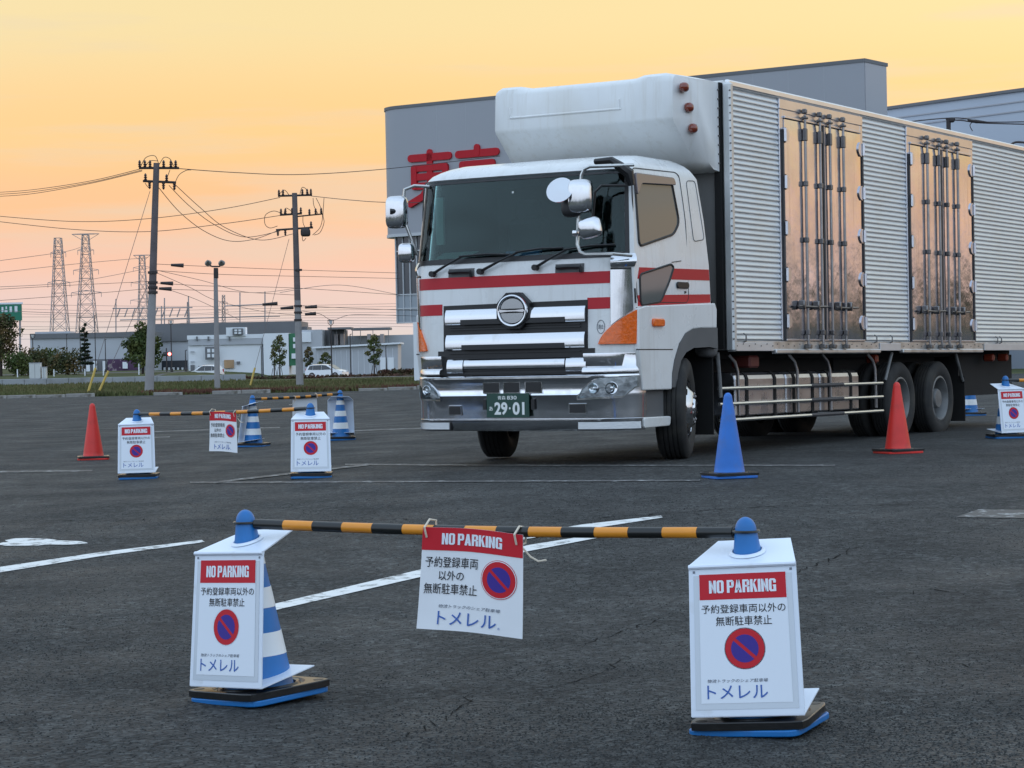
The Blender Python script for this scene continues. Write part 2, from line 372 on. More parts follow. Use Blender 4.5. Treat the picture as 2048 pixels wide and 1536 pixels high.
stripe([(1956, 1020), (2010, 1020), (2080, 1021)], [(1912, 1035), (1980, 1036.5), (2080, 1038)], PAINT_OLD, 'road_marking')
def blob(px0, px1, py0, py1, seed):
    rnd = random.Random(seed); mb = MB(); n = 28; c = ((px0 + px1) / 2, (py0 + py1) / 2); P = []
    for i in range(n):
        a = 2 * math.pi * i / n; k = 0.82 + 0.18 * math.sin(3 * a + 1) + rnd.uniform(-0.06, 0.06)
        p = gnd(c[0] + math.cos(a) * (px1 - px0) / 2 * k, c[1] + math.sin(a) * (py1 - py0) / 2 * k); P.append((p.x, p.y, gz(p.x, p.y) + 0.004))
    p = gnd(*c); mb.add(P + [(p.x, p.y, gz(p.x, p.y) + 0.004)], [(i, (i + 1) % n, n) for i in range(n)])
    return tag(mb.build('road_marking', PAINT, fix=True), kind='structure')
blob(-25, 178, 1077, 1094, 3)
# aggregate standing proud of the worn asphalt
AGG = bpy.data.materials.new('asphalt aggregate'); AGG.use_nodes = True; nt = AGG.node_tree; b_ = nt.nodes['Principled BSDF']; ge = nt.nodes.new('ShaderNodeNewGeometry'); cr = nt.nodes.new('ShaderNodeValToRGB')
e = cr.color_ramp.elements; e[0].position = 0.0; e[0].color = (0.013, 0.0138, 0.0133, 1); e[1].position = 1.0; e[1].color = (0.075, 0.079, 0.076, 1); q = e.new(0.6); q.color = (0.026, 0.0275, 0.0265, 1)
nt.links.new(ge.outputs['Random Per Island'], cr.inputs[0]); nt.links.new(cr.outputs[0], b_.inputs['Base Color']); b_.inputs['Roughness'].default_value = 0.8; b_.inputs['Specular IOR Level'].default_value = 0.3
rnd = random.Random(77); V = []; F = []
def patchy(x, y): return 0.55 + 0.3 * math.sin(x * 1.7 + 0.6 * math.sin(y * 1.1)) + 0.25 * math.sin(y * 0.9 + x * 0.5)
while len(F) < 3 * 120000:
    y = 5.8 + 20 * rnd.random() ** 1.9; x = rnd.uniform(-0.27, 0.27) * y
    if rnd.random() > patchy(x, y) * (1 - sm((y - 9) / 15)): continue
    z = gz(x, y) - 0.001; r = rnd.uniform(0.0035, 0.0085); h = r * rnd.uniform(0.35, 0.75); a = rnd.uniform(0, 6.28); i = len(V)
    V += [(x + r * math.cos(a), y + r * math.sin(a), z), (x + r * math.cos(a + 2.1), y + r * math.sin(a + 2.1), z), (x + r * math.cos(a + 4.2), y + r * math.sin(a + 4.2), z), (x + rnd.uniform(-.3, .3) * r, y + rnd.uniform(-.3, .3) * r, z + h)]
    F += [(i, i + 1, i + 3), (i + 1, i + 2, i + 3), (i + 2, i, i + 3)]
mb = MB(); mb.v = V; mb.f = F; tag(mb.build('aggregate', AGG, fix=False), 'fine grey aggregate standing out of the worn asphalt in the foreground', 'aggregate', kind='stuff')
# cracks in the asphalt
CRK = mat('crack', (0.011, 0.0115, 0.011), 0.95, spec=0.05)
def crack(pts, w, seed):
    rnd = random.Random(seed); P_ = [gnd(*p) for p in pts]; q = []
    for a, b in zip(P_, P_[1:]):
        n = max(4, int((b - a).length / 0.05))
        for i in range(n): q.append(a * (1 - i / n) + b * (i / n) + Vector((rnd.gauss(0, 0.012), rnd.gauss(0, 0.03), 0)))
    mb = MB(); m = len(q)
    for i, p in enumerate(q):
        d = (q[min(i + 1, m - 1)] - q[max(i - 1, 0)]); d.z = 0; nn = Vector((-d.y, d.x, 0)).normalized(); ww = 0.62 * w * rnd.uniform(0.15, 1.0) * min(1, i / 6 + 0.1, (m - i) / 6)
        for sg in (-1, 1): e = p + nn * ww * sg; mb.v.append((e.x, e.y, gz(e.x, e.y) + 0.003))
    for i in range(m - 1): mb.f.append((2 * i, 2 * i + 2, 2 * i + 3, 2 * i + 1))
    return tag(mb.build('pavement_crack', CRK, fix=False), kind='structure')
for i, (pts, w) in enumerate((([(1575, 1152), (1640, 1128), (1700, 1098), (1760, 1085)], 0.010), ([(1780, 1188), (1860, 1180), (1990, 1192)], 0.016), ([(1140, 1298), (1250, 1262), (1375, 1222)], 0.008),
        ([(760, 1500), (900, 1430), (960, 1380)], 0.007), ([(0, 1042), (300, 1040), (600, 1043), (940, 1038)], 0.012), ([(60, 1250), (180, 1262), (300, 1255)], 0.010), ([(1020, 1395), (1180, 1355), (1290, 1300)], 0.007), ([(1750, 1340), (1900, 1330), (2048, 1345)], 0.008), ([(1150, 1040), (1500, 1015), (1900, 1008)], 0.014), ([(240, 1010), (330, 1006), (420, 1010)], 0.012))): crack(pts, w, 70 + i)
# road in front of the far buildings, and its pale pavement
def sheet_quad(name, pts, m, dz, n=14):
    mb = MB(); a, b, c, d = [Vector(p) for p in pts]
    def fn(t, s):
        p = (a * (1 - t) + b * t) * (1 - s) + (d * (1 - t) + c * t) * s; return (p.x, p.y, G(p.x, p.y) + dz)
    mb.grid(fn, n, 8); return tag(mb.build(name, m), kind='structure')
ROADM = mat('far asphalt', (0.075, 0.075, 0.078), 0.9, var=0.15, vscale=0.3)
PAVE = mat('pale pavement', (0.30, 0.29, 0.27), 0.9, var=0.12, vscale=0.5)
sheet_quad('road', [(-30, 190, 0), (45, 190, 0), (45, 262, 0), (-36, 262, 0)], ROADM, 0.01)
sheet_quad('pavement', [(-14, 168, 0), (40, 168, 0), (40, 173, 0), (-14, 173, 0)], PAVE, 0.03)
sheet_quad('road', [(-120, 236, 0), (-33, 236, 0), (-37, 262, 0), (-120, 262, 0)], ROADM, 0.01)
# kerb stones along the edge of the lot
KERB = mat('kerb concrete', (0.28, 0.27, 0.25), 0.9, var=0.2, vscale=3, dirt=(0.10, 0.09, 0.07), dscale=4)
kroot = empty('kerb', Matrix.Identity(4)); tag(kroot, kind='structure')
proto = MB().bev(-0.55, 0.55, -0.08, 0.08, -0.1, 0.13, 0.015).build('kerb_stone', KERB, kroot)
k = 0; x = -21.0; rnd = random.Random(5)
while x < 2.0:
    if rnd.random() > (0.55 if x < -6.5 else 0.12):
        o = proto if k == 0 else proto.copy()
        if k: COL.objects.link(o); o.parent = kroot
        o.location = (x, LOT_EDGE + 0.12 + rnd.uniform(-0.02, 0.02), G(x, LOT_EDGE) + rnd.uniform(-0.03, 0.01)); o.rotation_euler = (0, rnd.uniform(-0.01, 0.01), rnd.uniform(-0.01, 0.01)); k += 1
    x += 1.12
# grass blades of the verge
def blades(name, spots, hmin, hmax, m, seed, wid=0.05):
    rnd = random.Random(seed); V = []; F = []
    for (x, y, k) in spots:
        h = rnd.uniform(hmin, hmax) * k; a = rnd.uniform(0, math.pi); dx, dy = math.cos(a) * wid, math.sin(a) * wid; z = G(x, y) - 0.02
        lx, ly = rnd.uniform(-0.5, 0.5) * h, rnd.uniform(-0.5, 0.5) * h; i = len(V)
        V += [(x - dx, y - dy, z), (x + dx, y + dy, z), (x + lx, y + ly, z + h)]; F.append((i, i + 1, i + 2))
    mb = MB(); mb.add(V, F); return mb.build(name, m, fix=False)
GR = mat('grass blades', (0.095, 0.105, 0.040), 0.8, var=0.5, vscale=0.4, dirt=(0.15, 0.125, 0.06), dscale=0.25, dmin=0.45, dmax=0.65, spec=0.15)
rnd = random.Random(11)
sp = []
while len(sp) < 42000:
    y = LOT_EDGE + 0.3 + (rnd.random() ** 1.7) * 76; x = rnd.uniform(-0.24, 0.0) * y
    if (x > -0.115 * y and y > 150): continue
    sp.append((x, y, 1 + 0.4 * math.sin(x * 0.7) * math.sin(y * 0.3)))
tag(blades('grass', sp, 0.06, 0.20, GR, 2), 'short rough grass on the verge beyond the parking lot', 'grass', kind='stuff')
RED = mat('reddish weeds', (0.12, 0.055, 0.040), 0.8, var=0.4, vscale=1.0, spec=0.1)
sp = [(rnd.uniform(-14.5, -3.0), LOT_EDGE + 0.4 + rnd.random() ** 2 * 6, 1) for _ in range(5000)]
tag(blades('weeds', sp, 0.08, 0.25, RED, 3), 'reddish brown weeds behind the kerb left of the truck', 'weeds', kind='stuff')

# ================================================================== the truck
CABW = mat('cab paint', (0.72, 0.73, 0.72), 0.28, var=0.05, vscale=1.5, coat=0.4, rvar=0.08, dirt=(0.52, 0.51, 0.47), dscale=1.2, dmin=0.55, dmax=0.85, streak=(0.58, 0.57, 0.54))
WHT = mat('white fibreglass', (0.76, 0.77, 0.76), 0.5, var=0.05, vscale=2, dirt=(0.58, 0.55, 0.48), dscale=1.0, dmin=0.52, dmax=0.8, streak=(0.62, 0.60, 0.55))
REDP = mat('red paint', (0.46, 0.018, 0.028), 0.4, var=0.06, vscale=2, spec=0.3)
CHR = mat('chrome', (0.63, 0.64, 0.66), 0.11, 1.0, rvar=0.04, vscale=3, bump=0.03, bscale=4, dirt=(0.55, 0.54, 0.52), dscale=6, dmin=0.6, dmax=0.8)
DGR = mat('dark plastic', (0.018, 0.018, 0.019), 0.5, var=0.2, vscale=6)
BLK = mat('black trim', (0.010, 0.010, 0.011), 0.45)
GREYP = mat('grey plastic', (0.10, 0.10, 0.10), 0.7, var=0.15, vscale=3)
RUB = mat('tyre rubber', (0.018, 0.018, 0.018), 0.85, var=0.25, vscale=8, bump=0.2, bscale=60, dirt=(0.05, 0.047, 0.04), dscale=3)
UND = mat('chassis black', (0.006, 0.006, 0.006), 0.85, var=0.3, vscale=3)
STEELW = mat('rear rim paint', (0.17, 0.175, 0.175), 0.55, 0.3, var=0.2, vscale=4, dirt=(0.10, 0.09, 0.08), dscale=5)
AMB = mat('amber lens', (0.80, 0.13, 0.006), 0.10, var=0.2, vscale=25, bump=0.25, bscale=50, coat=0.6)
AMBD = mat('dark amber lens', (0.20, 0.032, 0.014), 0.15, var=0.2, vscale=20, coat=0.6)
SEAL = mat('door seal', (0.05, 0.05, 0.055), 0.6)
LENS = mat('headlamp inside', (0.38, 0.40, 0.42), 0.22, 0.9, var=0.5, vscale=14, bump=0.25, bscale=12)
LAMPW = mat('fog lamp glass', (0.72, 0.74, 0.75), 0.08, 0.2, bump=0.3, bscale=60, coat=1.0)
STAIN = mat('stainless door', (0.64, 0.645, 0.70), 0.15, 1.0, var=0.14, vscale=1.6, rvar=0.05, bump=0.5, bscale=3.4, streak=(0.44, 0.42, 0.42))
FRAME = mat('stainless frame', (0.64, 0.64, 0.68), 0.30, 1.0, var=0.08, vscale=3)
ROD = mat('lock rod steel', (0.30, 0.285, 0.28), 0.30, 1.0, var=0.2, vscale=5)
RODD = mat('lock fitting steel', (0.19, 0.18, 0.175), 0.4, 0.9, var=0.2, vscale=8)
ALU = mat('corrugated aluminium', (0.66, 0.69, 0.71), 0.40, 0.62, var=0.04, vscale=1.0, dirt=(0.62, 0.62, 0.60), dscale=1.5, dmin=0.5, dmax=0.9)
RAIL = mat('aluminium rail', (0.62, 0.62, 0.61), 0.38, 0.8, var=0.1, vscale=4, dirt=(0.35, 0.33, 0.29), dscale=5, dmin=0.5, dmax=0.8)
TANK = mat('polished tank', (0.50, 0.51, 0.54), 0.30, 1.0, var=0.1, vscale=2, rvar=0.08, bump=0.05, bscale=3)
PLATE = mat('plate green', (0.012, 0.055, 0.040), 0.4)
PLTX = mat('plate white', (0.75, 0.78, 0.76), 0.4)
TXG = mat('sticker grey', (0.15, 0.17, 0.19), 0.5)
SEAT = mat('cab interior', (0.008, 0.009, 0.010), 0.8)
SEATL = mat('seat cloth', (0.05, 0.055, 0.06), 0.9, var=0.2)
PAPER = mat('pale paper', (0.5, 0.56, 0.52), 0.8)
SIDEGL = mat('side window glass', (0.12, 0.125, 0.12), 0.05, 0.0, spec=0.5, coat=0.3)
MIRG = mat('mirror glass', (0.85, 0.86, 0.88), 0.03, 1.0)
VIS = mat('smoked visor', (0.13, 0.105, 0.115), 0.25, coat=0.8)
def glass_mat(name, tint, refl):
    m = bpy.data.materials.new(name); m.use_nodes = True; nt = m.node_tree; nt.nodes.clear(); N = nt.nodes.new; L = nt.links.new
    t = N('ShaderNodeBsdfTransparent'); t.inputs[0].default_value = (*tint, 1); g = N('ShaderNodeBsdfGlossy'); g.inputs['Roughness'].default_value = 0.03; g.inputs[0].default_value = (0.9, 1, 1, 1)
    lw = N('ShaderNodeFresnel'); lw.inputs[0].default_value = refl; mx = N('ShaderNodeMixShader'); L(lw.outputs[0], mx.inputs[0]); L(t.outputs[0], mx.inputs[1]); L(g.outputs[0], mx.inputs[2])
    o = N('ShaderNodeOutputMaterial'); L(mx.outputs[0], o.inputs[0]); return m
WIND = glass_mat('windscreen glass', (0.55, 0.68, 0.67), 1.38); LENSG = glass_mat('clear lamp lens', (0.92, 0.94, 0.95), 1.5)

YAW, PIT = R(31.5), R(-0.42)
tA = Vector((math.sin(YAW) * math.cos(PIT), math.cos(YAW) * math.cos(PIT), math.sin(PIT)))
tL = Vector((-math.cos(YAW), math.sin(YAW), 0)); tW = (-tL).cross(tA)
TS = 0.9714; tP = Vector((1.742, 22.165, 0.23)) + tL * 1.25 * TS
TM = Matrix(((-tL.x, tA.x, tW.x, tP.x), (-tL.y, tA.y, tW.y, tP.y), (-tL.z, tA.z, tW.z, tP.z), (0, 0, 0, 1)))
TM = TM @ Matrix.Scale(TS, 4)
truck = empty('truck', TM, 'large white box truck with red cab stripes and corrugated silver cargo body', 'truck')
def T(u, v, w): return (1.25 - v, u, w)
def pl(tab, x):
    if x <= tab[0][0]: return tab[0][1]
    for (a, p), (b, q) in zip(tab, tab[1:]):
        if x <= b: return p + (q - p) * (x - a) / (b - a)
    return tab[-1][1]
UC = [(0.3, -1.36), (1.0, -1.36), (1.9, -1.33), (2.02, -1.30), (2.83, -1.19), (2.90, -1.12), (2.96, -1.0), (3.0, -0.84), (3.025, -0.6)]
PK = [(1.0, 0.21), (1.9, 0.11), (2.83, 0.08), (3.0, 0.12)]
VS = [(1.95, 0.0), (2.83, 0.055), (2.90, 0.085), (2.96, 0.14), (3.0, 0.22), (3.025, 0.36)]
UR = [(1.5, 0.47), (1.9, 0.44), (2.41, 0.39), (2.82, 0.30), (2.94, 0.16), (3.0, 0.02), (3.025, -0.1)]
def plan(s, w): s = abs(s); return 0.05 * s * s + pl(PK, w) * max(0.0, (s - 0.78) / 0.22) ** 2.4
def uE(w): return pl(UC, w) + plan(1.0, w)
def base(s, w):
    hw = 1.25 - pl(VS, w)
    if abs(s) <= 1: return pl(UC, w) + plan(s, w), 1.25 - s * hw
    return uE(w) + abs(s) - 1, 1.25 - math.copysign(hw, s)
def P(s, w, off=0.0):
    u, v = base(s, w); e = 0.004
    u0, v0 = base(s - e, w); u1, v1 = base(s + e, w); du, dv = u1 - u0, v1 - v0; l = math.hypot(du, dv)
    return T(u + dv / l * off, v - du / l * off, w)
def bt(s): return 1 - 0.80 * sm((abs(s) - 0.70) / 0.26)
def SV(v): return (1.25 - v) / 1.25
def SP(u, w, off=0.0, side=1):                   # a point on the cab's side; side 1 is the one in view
    v = pl(VS, w) - off; return T(u, v if side == 1 else 2.5 - v, w)
def slab(s0, s1, w0, w1, off, inner=-0.03, n=24, nw=1, tap=False):
    f0 = w0 if callable(w0) else (lambda s: w0); f1 = w1 if callable(w1) else (lambda s: w1)
    mb = MB()
    def fn(a, b, o):
        s = s0 + (s1 - s0) * a; w = f0(s) * (1 - b) + f1(s) * b
        return P(s, w, (inner if o else (off(a, b) if callable(off) else off)) * (bt(s) if tap else 1) + (0.004 if tap and not o else 0))
    return mb.sheet(fn, n, nw, 1)
def sweep(prof, s0, s1, n=40, tap=False):
    mb = MB(); k = len(prof)
    for i in range(n + 1):
        s = s0 + (s1 - s0) * i / n
        mb.v += [P(s, w, o * (bt(s) if tap and o > 0 else 1)) for (w, o) in prof]
    for i in range(n):
        for j in range(k): mb.f.append((i * k + j, i * k + (j + 1) % k, (i + 1) * k + (j + 1) % k, (i + 1) * k + j))
    mb.f.append(tuple(range(k))); mb.f.append(tuple(n * k + j for j in reversed(range(k)))); return mb
def side_poly(pts, off, inner, side=1):
    return MB().prism(pts, lambda u, w: SP(u, w, off, side), lambda u, w: SP(u, w, inner, side))
def roundrect(u0, u1, w0, w1, r, n=4):
    P_ = []
    for cx, cy, a0 in ((u1 - r, w1 - r, 0), (u0 + r, w1 - r, 90), (u0 + r, w0 + r, 180), (u1 - r, w0 + r, 270)):
        for i in range(n + 1):
            a = R(a0 + 90 * i / n); P_.append((cx + r * math.cos(a), cy + r * math.sin(a)))
    return P_
def smoothpoly(pts, r=0.05, n=4):               # rounds the corners of a polygon
    out = []; m = len(pts)
    for i in range(m):
        a, b, c = Vector(pts[i - 1]), Vector(pts[i]), Vector(pts[(i + 1) % m]); d0 = (a - b); d1 = (c - b); rr = min(r, d0.length * 0.45, d1.length * 0.45)
        p0 = b + d0.normalized() * rr; p1 = b + d1.normalized() * rr
        for k in range(n + 1):
            t = k / n; out.append(tuple(p0 * (1 - t) ** 2 + b * 2 * t * (1 - t) + p1 * t * t))
    return out
# --- cab shell
rows = [0.98, 1.2, 1.5, 1.72, 1.95, 2.03, 2.2, 2.4, 2.6, 2.815, 2.86, 2.90, 2.94, 2.97, 3.0, 3.015, 3.025]
fs = [-1 + 2 * i / 48 for i in range(49)]; fs = sorted(set([round(s, 4) for s in fs] + [-0.955, 0.955, -0.97, 0.97, -0.985, 0.985]))
mb = MB(); nside = 7; ring = []
for w in rows:
    r = []
    ur = pl(UR, w)
    for i in range(nside): t = i / nside; r.append(T(ur * (1 - t) + uE(w) * t, 2.5 - pl(VS, w), w))
    r += [P(s, w) for s in fs]
    for i in range(1, nside + 1): t = i / nside; r.append(T(uE(w) * (1 - t) + ur * t, pl(VS, w), w))
    ring.append(r)
K = len(ring[0])
for r in ring: mb.v += r
for j in range(len(rows) - 1):
    for i in range(K):
        i2 = (i + 1) % K; a, b = i - nside, i + 1 - nside
        front = 0 <= a and b <= len(fs) - 1
        if j < 2 and not front: continue
        if front and 2.02 < rows[j] < 2.8 and fs[a] >= -0.956 and fs[b] <= 0.956: continue      # windscreen opening
        mb.f.append((j * K + i, j * K + i2, (j + 1) * K + i2, (j + 1) * K + i))
mb.f.append(tuple((len(rows) - 1) * K + i for i in range(K)))
cab = mb.build('cab', CABW, truck, smooth=True)
# roof front edge gutter, door sill line
# --- interior seen through the windscreen
mb = MB()
A, B = (-1.02, 0.14, 1.62), (0.25, 2.36, 2.90)
c8 = [T(A[0], A[1], A[2]), T(B[0], A[1], A[2]), T(B[0], B[1], A[2]), T(A[0], B[1], A[2]), T(-0.9, A[1], 2.84), T(B[0] - 0.1, A[1], 2.84), T(B[0] - 0.1, B[1], 2.84), T(-0.9, B[1], 2.84)]
mb.add(c8, [(0, 1, 2, 3), (4, 5, 6, 7), (1, 2, 6, 5), (0, 1, 5, 4), (3, 2, 6, 7)])
inter = mb.build('cab_interior', SEAT, truck)
MB().sheet(lambda a, b, o: T(-1.22 + 0.36 * b + 0.06 * math.sin(a * 3.14), 0.16 + 2.18 * a, 2.0 - 0.03 * b + (-0.3 if o else 0.03 * math.sin(b * 3.1))), 10, 4, 1).build('dashboard', SEAT, inter)
for vc in (0.62, 1.88):
    s = MB(); s.bev(1.25 - vc - 0.26, 1.25 - vc + 0.26, -0.45, 0.08, 1.63, 1.95, 0.06); s.bev(1.25 - vc - 0.25, 1.25 - vc + 0.25, -0.05, 0.10, 1.9, 2.5, 0.06); s.bev(1.25 - vc - 0.14, 1.25 - vc + 0.14, -0.03, 0.08, 2.5, 2.70, 0.04)
    s.build('seat', SEATL, inter)
wc = Vector(T(-0.72, 0.62, 2.1)); ax = Matrix.Rotation(R(-38), 4, 'X')
MB().tube([wc + ax @ Vector((0.22 * math.cos(a), 0.22 * math.sin(a), 0)) for a in [2 * math.pi * i / 20 for i in range(20)]], 0.016, 6, closed=True).build('steering_wheel', BLK, inter)
s = MB(); s.add([T(-1.21, 2.26, 2.045), T(-1.21, 1.90, 2.045), T(-1.02, 1.84, 2.12), T(-1.0, 2.28, 2.12)], [(0, 1, 2, 3)]); s.build('paper', PAPER, inter)
MB().bx(1.25 - 2.33, 1.25 - 2.24, -1.06, -1.03, 2.2, 2.68).build('curtain', PAPER, inter)
MB().bev(1.25 - 1.5, 1.25 - 1.1, -1.08, -1.02, 2.04, 2.10, 0.01).build('dash_tray', mat('blue cloth', (0.10, 0.20, 0.40), 0.8), inter)
# --- windscreen
ws = slab(-0.958, 0.958, 2.005, 2.828, 0.004, -0.004, 40, 6).build('windscreen', WIND, truck, smooth=True)
slab(-0.972, 0.972, 1.985, 2.035, 0.009, -0.02, 40).build('lower_seal', BLK, ws, smooth=True)
slab(-0.972, 0.972, 2.795, 2.842, 0.009, -0.02, 40).build('upper_seal', BLK, ws, smooth=True)
for q in (-1, 1): slab(q * 0.945, q * 0.972, 2.02, 2.81, 0.007, -0.02, 3, 6).build('side_seal', BLK, ws, smooth=True)
slab(-0.06, -0.045, 2.66, 2.68, 0.008, 0.0, 2).build('sticker', PLTX, ws)
for piv, elb, tip in (((2.202, 1.893), (1.842, 2.053), (1.282, 2.05)), ((1.622, 1.896), (1.18, 2.07), (0.691, 2.09)), ((0.988, 1.911), (0.641, 2.072), (0.15, 2.10))):
    w_ = MB(); a, b, c = P(SV(piv[0]), piv[1], 0.03), P(SV(elb[0]), elb[1], 0.06), P(SV(tip[0]), tip[1], 0.04)
    w_.tube([a, tuple((Vector(a) + Vector(b)) / 2 + Vector((0, -0.02, 0.0))), b], [0.016, 0.012, 0.010], 6)
    e2 = Vector(b) + (Vector(b) - Vector(c)).normalized() * 0.03
    w_.tube([e2, tuple((Vector(b) + Vector(c)) / 2 + Vector((0, -0.012, 0.012))), c], 0.012, 6)
    w_.tube([Vector(a) + Vector((0, -0.03, 0)), Vector(a) + Vector((0, 0.03, 0))], 0.03, 8); w_.build('wiper', BLK, ws)
for (v0, v1) in ((2.0, 1.741), (0.756, 0.495)):
    h = MB(); sa, sb = SV(v0), SV(v1)
    h.tube([P(sa, 1.90, 0.03), P(sa * .5 + sb * .5, 1.905, 0.035), P(sb, 1.90, 0.03), P(sb, 1.85, 0.02)], 0.018, 8); h.build('step_handle', BLK, truck, smooth=True)
    slab(sa - 0.02, sb + 0.02, 1.845, 1.935, 0.003, -0.02, 6).build('handle_recess', GREYP, truck)
# --- stripes
slab(-1.0, 0.845, 1.735, 1.85, 0.003, -0.01, 40).build('red_stripe', REDP, truck, smooth=True)
slab(-1.0, -0.68, 1.475, 1.585, 0.003, -0.01, 14).build('red_stripe', REDP, truck, smooth=True)
slab(0.655, 0.845, 1.49, 1.60, 0.003, -0.01, 10).build('red_stripe', REDP, truck, smooth=True)
for sidx in (1, -1):
    side_poly([(-1.10, 1.775), (0.44, 1.795), (0.43, 1.905), (-1.06, 1.885)], 0.003, -0.01, sidx).build('red_stripe', REDP, truck)
    side_poly([(-1.10, 1.51), (0.455, 1.57), (0.45, 1.655), (-1.10, 1.615)], 0.003, -0.01, sidx).build('red_stripe', REDP, truck)
# --- grille
gr = slab(-0.665, 0.66, 0.87, lambda s: 1.575 + 0.01 * s, 0.006, -0.03, 20).build('grille', BLK, truck, smooth=True)
slab(-0.72, 0.72, 1.055, 1.115, 0.005, -0.03, 20).build('grille_trim', BLK, truck, smooth=True)
def chrome_bar(v0, v1, w0, w1, d, slot=None):
    s0, s1 = SV(v0), SV(v1)
    prof = [(w0, 0.0), (w0, d * 0.7), (w0 + (w1 - w0) * 0.06, d * 0.93), (w0 + (w1 - w0) * 0.40, d), (w0 + (w1 - w0) * 0.72, d * 0.86), (w1 - 0.012, d * 0.55), (w1, 0.0)]
    b = sweep(prof, s0, s1, 22).build('chrome_bar', CHR, gr, smooth=True)
    if slot: slab(SV(slot[0]), SV(slot[1]), w0 - 0.002, w0 + (w1 - w0) * 0.30, d + 0.006, 0, 14).build('intake_slot', BLK, gr)
    return b
chrome_bar(2.036, 0.44, 1.375, 1.535, 0.05, (1.843, 0.653))
chrome_bar(2.03, 0.445, 1.125, 1.285, 0.05, (1.83, 0.658))
chrome_bar(2.018, 1.825, 0.895, 1.038, 0.045); chrome_bar(1.812, 0.66, 0.93, 1.038, 0.045); chrome_bar(0.648, 0.43, 0.895, 1.04, 0.045)
for wz in (0.885, 0.915, 1.085, 1.32, 1.345):
    sweep([(wz, 0), (wz, 0.018), (wz + 0.012, 0.018), (wz + 0.012, 0)], -0.6, 0.6, 14).build('grille_fin', DGR, gr)
# emblem
EM = Matrix.Translation(P(SV(1.223), 1.495, 0.02)) @ Matrix.Rotation(R(90), 4, 'X')
mb = MB(); oc = [(0.205 * math.cos(R(22.5 + 45 * i)), 0.195 * math.sin(R(22.5 + 45 * i))) for i in range(8)]
mb.prism(oc, lambda x, y: EM @ Vector((x, y, 0.045)), lambda x, y: EM @ Vector((x, y, -0.03)))
em = mb.build('emblem_mount', BLK, truck, bevel=0.008)
N_ = 40
MB().tube([EM @ Vector((0.158 * math.cos(2 * math.pi * i / N_), 0.145 * math.sin(2 * math.pi * i / N_), 0.05)) for i in range(N_)], 0.018, 8, closed=True).build('emblem_ring', CHR, em, smooth=True)
for sg in (1, -1):
    arc = [(0.128 * math.cos(R(a)), sg * (0.022 + 0.098 * math.sin(R(a)))) for a in range(0, 181, 12)]
    MB().prism(arc, lambda x, y: EM @ Vector((x, y, 0.054)), lambda x, y: EM @ Vector((x, y, 0.04))).build('emblem_shell', mat('emblem silver', (0.42, 0.43, 0.44), 0.25, 1.0), em)
MB().prism([(-0.15, 0.0), (-0.13, 0.014), (-0.05, 0.006), (0.05, 0.006), (0.13, 0.014), (0.15, 0.0), (0.13, -0.014), (0.05, -0.006), (-0.05, -0.006), (-0.13, -0.014)], lambda x, y: EM @ Vector((x, y, 0.066)), lambda x, y: EM @ Vector((x, y, 0.04))).build('emblem_bar', CHR, em)
# round inspection sticker
cs = SV(0.286)
mb = MB(); n = 24
ri = [P(cs + 0.040 * math.cos(2 * math.pi * i / n) / 1.25 * 1.0, 1.318 + 0.040 * math.sin(2 * math.pi * i / n) * 1.6, 0.004) for i in range(n)]
mb.tube(ri, 0.003, 4, closed=True)
tv, tf = text('適合', 0.01)
mb.add([P(cs + (x - 0.5) * 0.055 / 1.25, 1.318 + (y - 0.5) * 0.045, 0.004) for x, y in tv], tf); mb.build('inspection_sticker', TXG, truck)
# --- corner pieces and turn signals
for q in (1, -1):
    a, b = (0.85, 0.985) if q == 1 else (-0.99, -0.93)
    tip, rt = (0.755, 1.03) if q == 1 else (-1.03, -0.83)
    up_ = (lambda s: 1.155 + 0.335 * min(1, max(0, (s - 0.755) / 0.26)) ** 0.72) if q == 1 else (lambda s: 1.13 + 0.32 * min(1, max(0, (-0.83 - s) / 0.19)) ** 0.72)
    cv = slab(a, b, lambda s: up_(s) + 0.012, 1.862, lambda x, y: 0.010 + 0.007 * math.sin(math.pi * min(1, max(0, x))), -0.02, 14, 8).build('corner_vane', CHR, truck, smooth=True)
    slab(a, b, 1.862, 1.882, 0.006, -0.02, 10).build('vane_gap', BLK, cv)
    slab(a, b + 0.02 * q, 1.89, 2.02, lambda x, y: 0.008 + 0.02 * math.sin(math.pi * y), -0.02, 10, 6).build('vane_cap', CHR, truck, smooth=True)
    if q == 1: slab(0.995, 1.012, 1.54, 1.68, 0.004, 0.0, 3).build('vane_vent', DGR, cv)
    slab(tip, rt, 1.15 if q == 1 else 1.12, up_, 0.026, -0.01, 16, 3).build('turn_signal', AMB, truck, smooth=True)
    s0, s1 = (0.64, 1.10) if q == 1 else (-1.10, -0.66)
    uc_ = sweep([(0.875, -0.02), (0.875, 0.085), (0.90, 0.088), (0.925, 0.075), (0.94, 0.030), (1.055, 0.058), (1.065, 0.055), (1.065, -0.02)], s0, s1, 22, True).build('corner_panel', CHR, truck, smooth=True)
